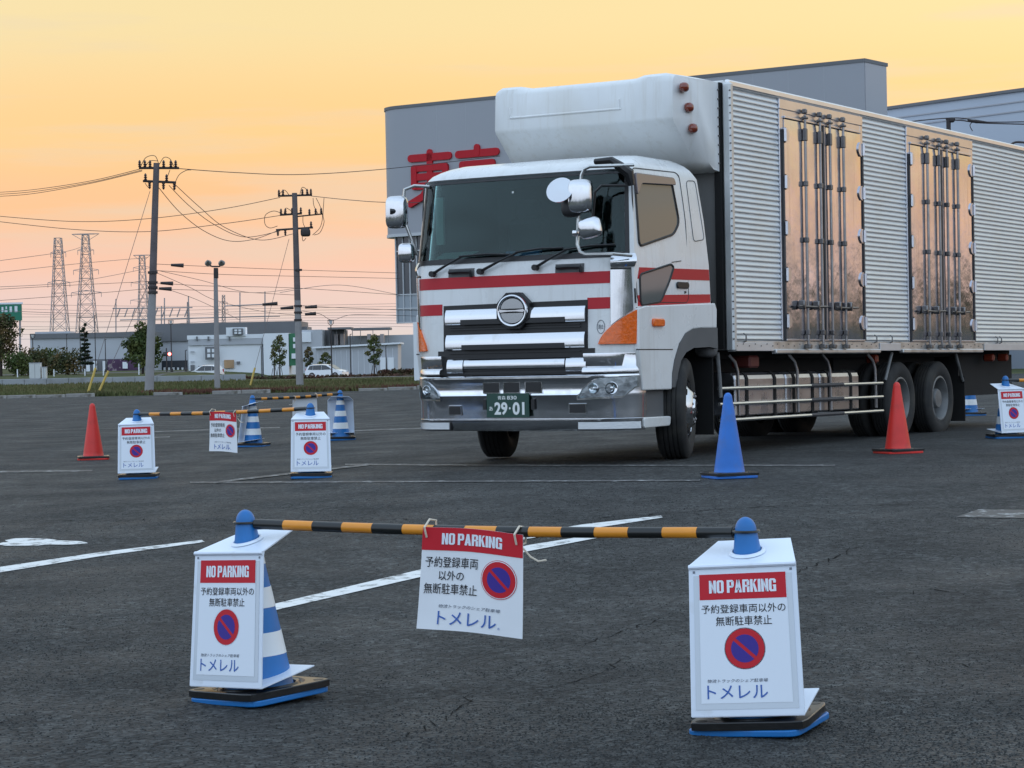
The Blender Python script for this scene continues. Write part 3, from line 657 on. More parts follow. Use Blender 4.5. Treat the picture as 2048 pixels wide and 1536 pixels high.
# --- bumper
bp = sweep([(0.32, -0.04), (0.32, 0.03), (0.345, 0.055), (0.415, 0.068), (0.425, 0.080), (0.437, 0.080), (0.44, 0.060), (0.50, 0.068), (0.655, 0.084), (0.668, 0.093), (0.685, 0.084), (0.815, 0.100), (0.832, 0.114), (0.850, 0.114), (0.862, 0.096), (0.862, -0.04)], -1.10, 1.10, 60, True).build('bumper', mat('bumper chrome', (0.76, 0.77, 0.79), 0.17, 1.0, rvar=0.05, vscale=3, bump=0.04, bscale=3, dirt=(0.55, 0.54, 0.52), dscale=5, dmin=0.55, dmax=0.8), truck, smooth=True)
def bslot(v0, v1, w0, w1, off=0.098):
    s0, s1 = SV(v0), SV(v1)
    r = slab(s0 - 0.008, s1 + 0.008, w0 - 0.01, w1 + 0.01, off - 0.004, 0.03, 6, 1, True).build('slot_rim', CHR, bp)
    return slab(s0, s1, w0, w1, off, 0.03, 4, 1, True).build('slot', BLK, bp)
bslot(1.54, 1.365, 0.70, 0.793); bslot(1.305, 1.135, 0.70, 0.795); bslot(1.06, 0.888, 0.70, 0.797)
bslot(1.965, 1.83, 0.485, 0.565, 0.082); bslot(0.59, 0.42, 0.495, 0.575, 0.082)
for q in (1, -1):
    s0, s1 = (0.62, 0.985) if q == 1 else (-1.0, -0.66)
    k = lambda s: (s - s0) / (s1 - s0) if q == 1 else (s1 - s) / (s1 - s0)
    lo = lambda s: 0.635 + 0.02 * k(s) + 0.10 * max(0, k(s) - 0.82) / 0.18
    hi = lambda s: 0.655 + 0.165 * min(1, k(s) / 0.45) ** 0.6 + 0.015 * k(s)
    slab(s0 - 0.02 * (q == 1), s1 + 0.012, lambda s: lo(min(max(s, s0), s1)) - 0.018, lambda s: hi(min(max(s, s0), s1)) + 0.012, 0.100, 0.02, 18, 1, True).build('headlight_bezel', CHR, bp, smooth=True)
    hl = slab(s0, s1, lo, hi, lambda a, b: 0.102, 0.03, 18, 5, True).build('headlight', LENS, bp, smooth=True)
    for kk, rr in (((0.34, 0.052), (0.64, 0.062)) if q == 1 else ((0.36, 0.05),)):
        s = s0 + (s1 - s0) * (kk if q == 1 else 1 - kk); c = Vector(P(s, 0.728, 0.108 * bt(s) + 0.008)); nz = (Vector(P(s, 0.728, 0.2)) - c).normalized()
        MM = Matrix.Translation(c) @ nz.to_track_quat('Z', 'Y').to_matrix().to_4x4()
        MB().lathe([(rr, -0.03), (rr, 0.004), (rr * 0.92, 0.006), (rr * 0.7, -0.004), (rr * 0.3, -0.008), (rr * 0.24, 0.002), (0.001, 0.004)], 18, MM).build('lamp_bowl', CHR, bp, smooth=True)
    slab(s0, s1, lo, hi, lambda a, b: 0.112 + 0.016 * math.sin(math.pi * b), 0.10, 18, 5, True).build('clear_lens', LENSG, bp, smooth=True)
    s0, s1 = (0.60, 1.0) if q == 1 else (-0.95, -0.575)
    slab(s0, s1, 0.338, 0.405, 0.080, 0.02, 14, 3, True).build('fog_lamp', LAMPW, bp, smooth=True)
    slab(s0 - 0.01, s1 + 0.01, 0.326, 0.412, 0.074, 0.02, 14, 1, True).build('fog_lamp_rim', DGR, bp)
# plate
pv0, pv1, pw0, pw1 = 1.50, 1.02, 0.455, 0.69
plate = slab(SV(pv0), SV(pv1), pw0, pw1, 0.112, 0.10, 4).build('number_plate', PLATE, truck)
for x in (1.535, 0.985): slab(SV(x) - 0.015, SV(x) + 0.015, 0.53, 0.63, 0.098, 0.05, 2).build('plate_recess', BLK, bp)
def ptext(body, x0, x1, y0, y1, bold):
    tv, tf = text(body, bold); mb = MB()
    mb.add([P(SV(pv0 + (pv1 - pv0) * (x0 + (x1 - x0) * x)), pw0 + (pw1 - pw0) * (y0 + (y1 - y0) * y), 0.1145) for x, y in tv], tf); mb.build('lettering', PLTX, plate)
ptext('青森', 0.27, 0.46, 0.74, 0.90, 0.01); ptext('830', 0.49, 0.72, 0.74, 0.90, 0.015)
ptext('あ', 0.06, 0.15, 0.28, 0.46, 0.01); ptext('29', 0.19, 0.50, 0.10, 0.64, 0.035); ptext('·', 0.535, 0.575, 0.33, 0.43, 0.0); ptext('01', 0.62, 0.90, 0.10, 0.64, 0.035)
# --- doors, fenders and windows on both sides
WINP = smoothpoly([(-1.04, 2.765), (-0.27, 2.775), (-0.165, 2.36), (-0.30, 2.235), (-1.045, 2.085)], 0.07)
LOWP = smoothpoly([(-1.06, 1.815), (-0.40, 1.935), (-0.35, 1.905), (-0.45, 1.76), (-0.64, 1.56), (-1.05, 1.52)], 0.05)
DOOR = smoothpoly([(-1.12, 1.55), (-1.09, 2.845), (-0.09, 2.862), (-0.02, 2.40), (-0.03, 1.56)], 0.09, 5)
for sidx in (1, -1):
    mb = MB(); n = len(DOOR)
    mb.tube([SP(u, w, 0.0005, sidx) for u, w in DOOR], 0.006, 4, closed=True)
    dr = mb.build('door', DGR, truck); dr['label'] = 'dark seam outlining the cab door'
    side_poly(WINP, 0.004, -0.01, sidx).build('side_window', SIDEGL, dr)
    MB().tube([SP(u, w, 0.004, sidx) for u, w in WINP], 0.013, 6, closed=True).build('window_seal', BLK, dr)
    side_poly(LOWP, 0.005, -0.01, sidx).build('lower_window', SIDEGL, dr)
    MB().tube([SP(u, w, 0.004, sidx) for u, w in LOWP], 0.012, 6, closed=True).build('window_seal', BLK, dr)
    side_poly(smoothpoly([(-1.06, 2.80), (-0.25, 2.80), (-0.215, 2.725), (-0.95, 2.70), (-1.0, 2.62), (-1.05, 2.58)], 0.04), 0.035, 0.004, sidx).build('rain_visor', VIS, dr, smooth=True, bevel=0.008)
    side_poly(roundrect(-0.295, -0.04, 1.70, 1.765, 0.03), 0.02, 0.0, sidx).build('door_handle', BLK, dr, bevel=0.006)
    side_poly([(-0.12, 1.655), (-0.09, 1.655), (-0.09, 1.675), (-0.12, 1.675)], 0.01, 0, sidx).build('door_lock', BLK, dr)
    MB().tube([SP(u, w, 0.001, sidx) for u, w in smoothpoly([(0.06, 2.79), (0.26, 2.80), (0.375, 2.21), (0.13, 2.18)], 0.05)], 0.005, 4, closed=True).build('vent_panel', GREYP, truck)
    MB().tube([SP(-0.38, 1.955, 0.001, sidx), SP(-0.18, 1.975, 0.001, sidx)], 0.006, 4).build('door_crease', GREYP, truck)
    # fender with wheel arch, built as a thick plate standing slightly proud
    arch = [(-0.485, 0.70), (-0.47, 0.86), (-0.419, 0.989), (-0.312, 1.147), (-0.173, 1.252), (-0.007, 1.298), (0.17, 1.309), (0.53, 1.312)]
    outl = [(-1.08, 0.70)] + arch + [(0.54, 1.50), (0.50, 1.565), (0.0, 1.55), (-1.0, 1.515), (-1.15, 1.49), (-1.15, 1.10)]
    side_poly(outl, 0.035, -0.05, sidx).build('fender', CABW, truck, bevel=0.012)
    side_poly([(-1.15, 1.098), (-0.46, 1.098), (-0.455, 1.088), (-1.15, 1.088)], 0.0375, 0.0, sidx).build('fender_seam', DGR, truck)
    inn = [(-0.40, 0.72), (-0.36, 0.86), (-0.29, 0.985), (-0.18, 1.063), (-0.014, 1.108), (0.342, 1.118), (0.53, 1.10)]
    side_poly([(-0.49, 0.72)] + [(u - 0.003, w + 0.003) for u, w in arch[1:]] + list(reversed(inn)), 0.042, -0.12, sidx).build('fender_flare', GREYP, truck)
    side_poly(roundrect(-0.886, -0.65, 1.315, 1.395, 0.03), 0.062, 0.0, sidx).build('side_marker', AMB, truck, bevel=0.012)
    side_poly(smoothpoly([(-1.06, 0.335), (-0.52, 0.345), (-0.50, 0.44), (-1.06, 0.44)], 0.03), 0.03, -0.2, sidx).build('lower_step', CABW, truck, bevel=0.01)
    side_poly([(-1.02, 0.44), (-0.55, 0.44), (-0.55, 0.70), (-1.02, 0.70)], -0.03, -0.3, sidx).build('step_well', GREYP, truck)
    side_poly(roundrect(-0.99, -0.93, 0.50, 0.64, 0.025), -0.015, -0.05, sidx).build('step_hole', RODD, truck)
# --- mirrors
def sbox(mb, c, r, e=0.35, nu=16, nv=12, M=None):       # rounded box
    c = Vector(c); pw = lambda x: math.copysign(abs(x) ** e, x)
    def fn(a, b):
        th = 2 * math.pi * a; ph = math.pi * (b - 0.5)
        p = Vector((r[0] * pw(math.cos(ph)) * pw(math.cos(th)), r[1] * pw(math.cos(ph)) * pw(math.sin(th)), r[2] * pw(math.sin(ph))))
        return c + (M @ p if M else p)
    return mb.grid(fn, nu, nv)
mr = MB().tube([T(-1.18, -0.02, 2.86), T(-1.50, 0.10, 2.835), T(-1.55, 0.247, 2.836), T(-1.55, 0.31, 2.815), T(-1.55, 0.341, 2.761), T(-1.55, 0.35, 2.69), T(-1.55, 0.382, 2.382), T(-1.55, 0.40, 2.10), T(-1.55, 0.37, 2.03), T(-1.55, 0.31, 2.006), T(-1.5, 0.05, 2.0), T(-1.25, -0.02, 1.99)], 0.017, 8).build('mirror_frame', mat('mirror tube', (0.55, 0.56, 0.55), 0.25, 0.8), truck, smooth=True)
TX = Matrix.Rotation(R(14), 4, 'Y')
h = sbox(MB(), T(-1.60, 0.328, 2.555), (0.118, 0.07, 0.16), 0.45).build('mirror_housing', CHR, mr, smooth=True)
sbox(MB(), T(-1.60, 0.225, 2.25), (0.115, 0.065, 0.10), 0.5, M=Matrix.Rotation(R(-10), 4, 'Y')).build('mirror_housing', CHR, mr, smooth=True)
MB().lathe([(0.001, -0.03), (0.10, -0.015), (0.135, 0.0), (0.135, 0.012), (0.001, 0.014)], 24, Matrix.Translation(T(-1.66, 0.515, 2.617)) @ Matrix.Rotation(R(20), 4, 'Y') @ Matrix.Rotation(R(62), 4, 'X')).build('round_mirror', CHR, mr, smooth=True)
sbox(MB(), T(-1.60, 0.425, 2.46), (0.11, 0.05, 0.10), 0.7).build('mirror_back', BLK, mr, smooth=True)
MB().tube([T(-1.56, 0.36, 2.48), T(-1.62, 0.50, 2.60)], 0.014, 6).build('mirror_stem', BLK, mr)
MB().tube([T(-1.30, 0.33, 2.905), T(-1.32, 0.14, 2.905), T(-1.30, 0.06, 2.84), T(-1.24, 0.0, 2.78), T(-1.22, -0.02, 2.66)], [0.028, 0.035, 0.05, 0.055, 0.03], 8).build('mirror_bracket', BLK, mr, smooth=True)
MB().tube([T(-1.25, 0.02, 2.66), T(-1.42, 0.20, 2.66), T(-1.44, 0.26, 2.60), T(-1.45, 0.29, 2.30)], 0.014, 6).build('inner_bracket', BLK, mr, smooth=True)
sbox(MB(), T(-1.57, 0.40, 2.21), (0.03, 0.04, 0.03), 0.5).build('frame_clamp', CHR, mr, smooth=True)
ml = MB().tube([T(-1.12, 2.36, 2.79), T(-1.22, 2.48, 2.80), T(-1.30, 2.545, 2.76), T(-1.30, 2.555, 2.68), T(-1.30, 2.555, 2.45), T(-1.26, 2.50, 2.26), T(-1.20, 2.47, 2.10)], 0.017, 8).build('mirror_frame', MATS['mirror tube'], truck, smooth=True)
sbox(MB(), T(-1.32, 2.63, 2.535), (0.115, 0.07, 0.165), 0.45).build('mirror_housing', CHR, ml, smooth=True)
sbox(MB(), T(-1.28, 2.545, 2.12), (0.085, 0.06, 0.10), 0.5).build('mirror_housing', CHR, ml, smooth=True)
MB().tube([T(-1.30, 2.52, 2.54), T(-1.40, 2.66, 2.54)], 0.03, 8).build('frame_clamp', BLK, ml, smooth=True)
# --- refrigeration unit above the cab
fr_ = MB()
nx = 28; secs = []
prof = [(0.93, 2.93), (0.60, 2.95), (0.40, 3.02), (-0.035, 3.40), (-0.055, 3.44), (-0.035, 3.79), (-0.015, 3.845), (0.03, 3.875), (0.5, 3.89), (0.93, 3.885)]
for i in range(nx + 1):
    a = -1 + 2 * i / nx; t = abs(a); e = max(0, (t - 0.86) / 0.14); sh = 0.30 * (1 - math.sqrt(max(0, 1 - e ** 2.0))); hump = 0.03 * (sm((t - 0.55) / 0.12))
    secs.append([T(min(0.93, u + sh * min(1, (0.93 - u) / 0.8)), 1.25 - a * (1.18 if a > 0 else 1.08), w - (0.02 if 3.8 < w else 0) + (hump if w > 3.84 else 0) - (0.04 * e if w > 3.8 else 0)) for u, w in prof])
k = len(prof)
for s in secs: fr_.v += s
for i in range(nx):
    for j in range(k): fr_.f.append((i * k + j, (i + 1) * k + j, (i + 1) * k + (j + 1) % k, i * k + (j + 1) % k))
fr_.f.append(tuple(range(k))); fr_.f.append(tuple(nx * k + j for j in reversed(range(k))))
reef = fr_.build('refrigeration_unit', WHT, truck, smooth=True)
MB().bev(1.25 - 2.05, 1.25 - 0.72, -0.064, -0.03, 3.545, 3.565, 0.006).build('raised_rib', WHT, reef)
MB().bev(1.25 - 0.75, 1.25 - 0.735, -0.060, -0.03, 3.545, 3.66, 0.004).build('raised_rib', WHT, reef); MB().bev(1.25 - 2.05, 1.25 - 2.035, -0.060, -0.03, 3.565, 3.66, 0.004).build('raised_rib', WHT, reef)
for u, w in ((0.10, 3.735), (0.20, 3.54), (0.28, 3.335)):
    sbox(MB(), T(u, 0.075, w), (0.05, 0.075, 0.05), 0.8, M=Matrix.Rotation(R(25), 4, 'Z')).build('marker_light', AMBD, reef, smooth=True)
rv = MB()
for i in range(9): rv.lathe([(0.009, -0.02), (0.009, 0.006), (0.001, 0.008)], 8, Matrix.Translation(T(0.84, 0.06, 3.02 + i * 0.095)) @ Matrix.Rotation(R(90), 4, 'Y'))
rv.build('rivet_row', RODD, reef)
# --- cargo box
BU0, BU1 = 0.93, 10.6
box = MB().bx(1.25 - 2.47, 1.25 - 0.03, BU0, BU1, 1.09, 3.875).build('cargo_box', WHT, truck)
def corr(u0, u1, w0, w1, side=1):
    mb = MB(); pts = []; pitch = 0.0555; w = w0
    while w < w1 - 0.001:
        for t, o in ((0.0, 0.0), (0.08, 0.008), (0.16, 0.0155), (0.30, 0.016), (0.55, 0.011), (0.80, 0.004), (0.93, 0.0)):
            if w + t * pitch < w1: pts.append((w + t * pitch, o))
        w += pitch
    pts.append((w1, 0.0)); f = lambda o: (0.012 - o) if side == 1 else 2.488 + o
    for (w, o) in pts: mb.v += [T(u0, f(o), w), T(u1, f(o), w)]
    for i in range(len(pts) - 1): mb.f.append((2 * i, 2 * i + 1, 2 * i + 3, 2 * i + 2))
    k = len(mb.v); mb.v += [T(u0, f(-0.02), w0), T(u1, f(-0.02), w0), T(u1, f(-0.02), w1), T(u0, f(-0.02), w1)]
    n = 2 * len(pts); mb.f += [(0, 1, k + 1, k), (n - 2, n - 1, k + 2, k + 3)]
    mb.f += [tuple(range(0, n, 2)) + (k + 3, k), tuple(range(1, n, 2)) + (k + 2, k + 1)]
    return mb.build('corrugated_panel', ALU, box)
for a, b in ((0.985, 2.165), (4.485, 5.835), (8.16, 10.5)): corr(a, b, 1.19, 3.815)
corr(0.985, 10.5, 1.19, 3.815, -1)
mb = MB().bev(1.25 - 0.05, 1.25 + 0.012, 0.94, 10.6, 3.818, 3.895, 0.018); mb.build('top_rail', mat('roof rail', (0.75, 0.76, 0.77), 0.3, 0.7, var=0.05), box)
MB().bev(1.25 - 2.55, 1.25 - 2.46, 0.94, 10.6, 3.818, 3.895, 0.018).build('top_rail', MATS['roof rail'], box)
MB().bx(1.25 - 2.46, 1.25 - 0.052, 0.94, 10.6, 3.876, 3.888).build('roof_sheet', WHT, box)
for vv in (0.0, 2.5):
    s = 1 if vv == 0 else -1
    MB().bev(1.25 - vv - 0.05, 1.25 - vv + 0.05, 0.89, 0.978, 1.07, 3.86, 0.02).build('corner_post', mat('corner post', (0.60, 0.62, 0.62), 0.4, 0.6, var=0.1), box)
    MB().bx(1.25 - vv - (0.13 if s == 1 else -0.055), 1.25 - vv + (-0.055 if s == 1 else 0.13), 0.86, 0.925, 1.1, 3.86).build('front_strip', UND, box)
rv = MB()
for i in range(34): rv.lathe([(0.007, -0.01), (0.007, 0.004), (0.001, 0.006)], 6, Matrix.Translation(T(0.895, -0.05, 1.2 + i * 0.078)) @ Matrix.Rotation(R(90), 4, 'Y'))
rv.build('rivet_row', RODD, box)
MB().bx(1.25 - 2.35, 1.25 - 0.15, 0.90, 0.928, 1.1, 2.95).build('front_wall', mat('shade grey bulkhead', (0.16, 0.16, 0.155), 0.7, var=0.15, vscale=2), box)  # shade between cab and box put into the wall's dark grey
br = MB().bev(1.25 - 0.04, 1.25 + 0.018, 0.95, 10.6, 1.085, 1.185, 0.006).build('bottom_rail', RAIL, box)
for a, b in ((0.95, 1.90), (4.87, 5.52), (8.45, 10.6)): MB().bev(1.25 + 0.0185, 1.25 + 0.030, a, b, 1.075, 1.165, 0.004).build('rail_plate', mat('rail plate', (0.66, 0.67, 0.68), 0.42, 0.6, var=0.06), br)
for a, b in ((1.93, 4.85), (5.56, 8.36)): MB().bev(1.25 - 0.02, 1.25 + 0.05, a, b, 1.045, 1.095, 0.012).build('rail_lip', RAIL, br)
rv = MB()
for i in range(66): rv.lathe([(0.006, -0.01), (0.006, 0.006)], 6, Matrix.Translation(T(1.0 + i * 0.145, -0.0195 - (0.012 if (i * 0.145 < 0.9) else 0), 1.13 + 0.02 * (i % 2))) @ Matrix.Rotation(R(90), 4, 'Y'))
rv.build('rivet_row', RODD, br)
MB().bev(1.25 - 2.54, 1.25 - 2.46, 0.95, 10.6, 1.085, 1.185, 0.006).build('bottom_rail', RAIL, box)
for i, (u, n) in enumerate(((1.18, 1), (4.72, 1), (5.2, 1), (8.9, 1), (9.05, 1))): MB().tube([T(u, -0.02, 1.26), T(u, -0.05, 1.24), T(u, -0.05, 1.18), T(u, -0.02, 1.17)], 0.009, 6).build('tie_hook', RODD, br)
def cargo_door(u0, u1):
    d = MB()
    d.bev(1.25 - 0.02, 1.25 + 0.016, u0, u1, 3.70, 3.812, 0.006); d.bev(1.25 - 0.02, 1.25 + 0.012, u0, u0 + 0.095, 1.19, 3.70, 0.005); d.bev(1.25 - 0.02, 1.25 + 0.012, u1 - 0.085, u1, 1.19, 3.70, 0.005); d.bev(1.25 - 0.02, 1.25 + 0.011, u0 + 0.09, u1 - 0.08, 3.60, 3.70, 0.005)
    d = d.build('cargo_door', FRAME, truck)
    um = (u0 + u1) / 2
    for a, b in ((u0 + 0.105, um - 0.012), (um + 0.012, u1 - 0.095)):
        def fn(x, y, o, a=a, b=b):
            ed = min(x, 1 - x, y * 2, (1 - y) * 2) ; return T(a + (b - a) * x, -0.022 if not o else 0.02, 1.20 + 2.395 * y) if False else T(a + (b - a) * x, (-0.020 - 0.006 * min(1, ed * 12)) if not o else 0.02, 1.20 + 2.395 * y)
        MB().sheet(fn, 12, 24, 1).build('door_leaf', STAIN, d, smooth=True)
    for a in (u0 + 0.06, u1 - 0.04): MB().bx(1.25 + 0.012, 1.25 + 0.03, a - 0.018, a + 0.018, 1.19, 3.48).build('side_seal', SEAL, d)
    MB().bx(1.25 + 0.026, 1.25 + 0.034, um - 0.045, um - 0.004, 1.20, 3.60).build('centre_seal', SEAL, d); MB().bx(1.25 + 0.026, 1.25 + 0.032, um + 0.001, um + 0.022, 1.20, 3.60).build('centre_strip', FRAME, d)
    MB().bev(1.25 + 0.012, 1.25 + 0.034, u0 + 0.10, u1 - 0.09, 3.605, 3.63, 0.004).build('leaf_cap', FRAME, d); MB().bev(1.25 + 0.012, 1.25 + 0.036, u0 + 0.06, u1 - 0.06, 1.185, 1.205, 0.004).build('door_sill', FRAME, d)
    for uu in (um - 0.57, um - 0.165, um + 0.105, um + 0.485):
        rd = MB().tube([T(uu, -0.055, 1.10), T(uu, -0.055, 3.68)], 0.0165, 10).build('lock_rod', ROD, d, smooth=True)
        for wz, hh in ((3.46, 0.07), (2.92, 0.03), (2.30, 0.03), (1.28, 0.03)):
            g = MB().bev(1.25 + 0.028, 1.25 + 0.078, uu - 0.022, uu + 0.022, wz - hh, wz + hh, 0.008)
            g.build('rod_guide', RODD, rd)
        c = MB().bev(1.25 + 0.02, 1.25 + 0.085, uu - 0.03, uu + 0.03, 3.63, 3.66, 0.008); c.bev(1.25 + 0.02, 1.25 + 0.08, uu - 0.022, uu + 0.022, 3.69, 3.745, 0.012); c.build('top_cam', RODD, rd)
        c = MB().bev(1.25 + 0.02, 1.25 + 0.09, uu - 0.035, uu + 0.035, 1.10, 1.15, 0.01); c.build('bottom_cam', RODD, rd)
    for a, b in ((um - 0.88, um - 0.10), (um + 0.13, um + 0.76)):
        hd = MB().tube([T(a, -0.085, 1.565), T((a + b) / 2, -0.09, 1.56), T(b, -0.085, 1.57)], 0.012, 8)
        for kx in (0.12, 0.62): hd.bev(1.25 + 0.03, 1.25 + 0.11, a + (b - a) * kx, a + (b - a) * kx + 0.05, 1.53, 1.63, 0.012)
        hd.build('latch_handle', RODD, d, smooth=True)
    for a, sg in ((u0 + 0.10, 1), (u1 - 0.09, -1)):
        for wz in (3.42, 2.91, 2.41, 1.905, 1.40):
            hg = MB().tube([T(a - sg * 0.03, -0.045, wz - 0.07), T(a - sg * 0.03, -0.045, wz + 0.07)], 0.02, 8)
            hg.prism([(0, 0.085)] + [(0.10 * math.sin(R(t)), 0.085 * math.cos(R(t))) for t in range(15, 180, 15)] + [(0, -0.085)], lambda x, y: T(a + sg * x, -0.040, wz + y), lambda x, y: T(a + sg * x, -0.02, wz + y))
            hg.build('hinge', FRAME, d, smooth=True)
cargo_door(2.17, 4.475); cargo_door(5.84, 8.15)
# --- wheels
def wheel(u, v, rad, wid, side, steer=0.0, dual=False):
    M = Matrix.Translation(T(u, v, rad)) @ Matrix.Rotation(steer, 4, 'Z') @ Matrix.Rotation(R(90) * side, 4, 'Y')   # local z points outward
    t = MB()
    def tyre(z1):
        z0 = z1 - wid; ri = rad * 0.585; pr = [(ri, z0 + 0.03), (ri + 0.04, z0 + 0.004), (rad * 0.80, z0 - 0.008), (rad - 0.035, z0 + 0.006), (rad - 0.008, z0 + 0.03)]
        ng = 4
        for g in range(ng + 1):
            a = z0 + 0.035 + (wid - 0.07) * g / (ng + 1); b = z0 + 0.035 + (wid - 0.07) * (g + 1) / (ng + 1)
            pr += [(rad, a + 0.006), (rad, b - 0.006)]
            if g < ng: pr += [(rad - 0.014, b - 0.005), (rad - 0.014, b + 0.005)]
        pr += [(rad - 0.008, z1 - 0.03), (rad - 0.035, z1 - 0.006), (rad * 0.80, z1 + 0.008), (ri + 0.04, z1 - 0.004), (ri, z1 - 0.03)]
        t.lathe(pr, 48, M, close=True)
    tyre(0.0)
    if dual: tyre(-wid - 0.05)
    w = t.build('wheel', RUB, truck, smooth=True); ri = rad * 0.585
    if not dual:
        MB().lathe([(ri, -0.2), (ri + 0.012, -0.02), (ri - 0.012, -0.015), (ri - 0.025, -0.05), (0.20, 0.0), (0.165, 0.035), (0.15, 0.04), (0.145, 0.02), (0.11, 0.02), (0.10, 0.045), (0.085, 0.058), (0.001, 0.062)], 40, M).build('rim', CHR, w, smooth=True)
        hs = MB()
        for i in range(8):
            a = 2 * math.pi * i / 8; hs.lathe([(0.03, -0.05), (0.03, -0.012), (0.001, -0.012)], 10, M @ Matrix.Translation((0.232 * math.cos(a), 0.232 * math.sin(a), 0.004)))
        hs.build('rim_holes', BLK, w)
        nu = MB()
        for i in range(10):
            a = 2 * math.pi * i / 10; nu.lathe([(0.016, 0.0), (0.016, 0.022), (0.008, 0.032)], 6, M @ Matrix.Translation((0.142 * math.cos(a), 0.142 * math.sin(a), 0.02)))
        nu.build('wheel_nuts', ROD, w)
    else:
        MB().lathe([(ri, -0.25), (ri + 0.012, -0.018), (ri - 0.008, -0.012), (ri - 0.025, -0.03), (ri - 0.045, -0.12), (0.215, -0.19), (0.16, -0.20), (0.13, -0.19), (0.125, -0.06), (0.11, -0.04), (0.001, -0.035)], 40, M).build('rim', STEELW, w, smooth=True)
        hs = MB()
        for i in range(8):
            a = 2 * math.pi * i / 8; hs.lathe([(0.028, -0.2), (0.028, -0.165), (0.001, -0.165)], 10, M @ Matrix.Translation((0.228 * math.cos(a), 0.228 * math.sin(a), -0.01)))
        hs.build('rim_holes', BLK, w)
        nu = MB()
        for i in range(10):
            a = 2 * math.pi * i / 10; nu.lathe([(0.015, 0.0), (0.015, 0.04), (0.008, 0.05)], 6, M @ Matrix.Translation((0.165 * math.cos(a), 0.165 * math.sin(a), -0.205)))
        nu.build('wheel_nuts', RODD, w)
wheel(0.03, 0.03, 0.505, 0.30, 1, R(20)); wheel(0.03, 2.47, 0.505, 0.30, -1, R(20))
for uu in (5.71, 7.03): wheel(uu, 0.04, 0.47, 0.25, 1, 0, True); wheel(uu, 2.46, 0.47, 0.25, -1, 0, True)
# --- chassis and what hangs below the box
ch = MB()
for v in (0.78, 1.62): ch.bx(1.25 - v - 0.05, 1.25 - v + 0.05, -0.9, 10.4, 0.78, 1.06)
ch.bx(1.25 - 2.0, 1.25 - 0.5, -0.95, 0.9, 0.55, 0.98); ch.bx(1.25 - 2.2, 1.25 - 0.3, -0.08, 0.12, 0.40, 0.55)
ch.bx(1.25 - 2.3, 1.25 - 0.2, 0.62, 0.90, 0.75, 1.6); ch.bx(1.25 - 2.3, 1.25 - 0.35, 0.95, 10.5, 1.0, 1.085)
for uu in (5.71, 7.03): ch.bx(1.25 - 2.0, 1.25 - 0.5, uu - 0.13, uu + 0.13, 0.34, 0.6)
ch.bx(1.25 - 2.25, 1.25 - 0.25, 8.2, 10.3, 0.48, 1.02); ch.bx(1.25 - 2.3, 1.25 - 0.5, 4.7, 8.0, 0.62, 1.04); ch.bx(1.25 - 2.2, 1.25 - 0.55, 0.95, 4.7, 0.45, 1.0)  # dark fill blocks added so the underside reads as deep shade
chas = ch.build('chassis', UND, truck)
for a, b in ((1.25, 2.50), (2.53, 3.42), (3.45, 4.56)):
    pr = [(0.12, 0.39), (0.12, 0.78), (0.135, 0.82), (0.17, 0.845), (0.22, 0.85), (0.52, 0.85), (0.52, 0.39)]
    mb = MB().prism(pr, lambda v, w: T(a, v, w), lambda v, w: T(b, v, w)); tk = mb.build('fuel_tank', TANK, truck, bevel=0.015)
    for kx in (0.22, 0.78):
        c = a + (b - a) * kx; MB().prism([(0.112, 0.385), (0.112, 0.785), (0.13, 0.83), (0.17, 0.856), (0.52, 0.858), (0.52, 0.385)], lambda v, w: T(c - 0.03, v, w), lambda v, w: T(c + 0.03, v, w)).build('tank_strap', UND, tk)
for (w, u0) in ((0.69, 0.70), (0.528, 0.70), (0.36, 0.72)):
    gb = MB().tube([T(u0, 0.04, w), T(5.08, 0.04, w)], 0.019, 8).build('side_guard_bar', mat('guard bar', (0.70, 0.70, 0.68), 0.25, 0.9), truck, smooth=True)
    MB().tube([T(3.0, 0.04, w), T(3.9, 0.04, w)], 0.022, 8).build('bar_sleeve', SEAL, gb)
for uu in (1.22, 2.72, 3.62, 4.95):
    MB().tube([T(uu - 0.12, 0.12, 1.04), T(uu - 0.03, 0.09, 0.96), T(uu, 0.075, 0.86), T(uu, 0.065, 0.40)], 0.018, 8).build('guard_stay', ROD, truck, smooth=True)
MB().tube([T(0.66, 0.03, 1.06), T(0.70, 0.03, 0.80), T(0.72, 0.03, 0.60)], 0.022, 8).build('mudflap_stay', STEELW, truck)
MB().bx(1.25 - 0.62, 1.25 - 0.06, 0.60, 0.62, 0.22, 1.08).build('mudflap', UND, truck)
sbox(MB(), T(0.55, 0.10, 1.13), (0.10, 0.12, 0.12), 0.6).build('fender_end', GREYP, truck, smooth=True)
MB().tube([T(5.42, 0.05, 1.05), T(5.20, 0.05, 0.72)], 0.02, 8).build('mudguard_stay', STEELW, truck); MB().tube([T(7.58, 0.05, 1.04), T(7.83, 0.05, 0.68)], 0.02, 8).build('mudguard_stay', STEELW, truck)
MB().bx(1.25 - 0.66, 1.25 - 0.04, 7.86, 7.88, 0.16, 0.75).build('mudflap', UND, truck)
MB().bev(1.25 - 0.35, 1.25 - 0.12, 1.62, 1.86, 0.90, 1.03, 0.02).build('air_filter', mat('dull red part', (0.12, 0.02, 0.015), 0.6), truck)
for uu in (5.0, 9.05, 9.6): MB().bev(1.25 - 0.2, 1.25 - 0.05, uu - 0.05, uu + 0.03, 0.93, 1.03, 0.02).build('side_lamp', AMBD, truck)
for q in (0.1, 2.4): MB().bx(1.25 - q - 0.05, 1.25 - q + 0.05, 10.61, 10.66, 1.1, 3.85).build('rear_post', RAIL, truck)

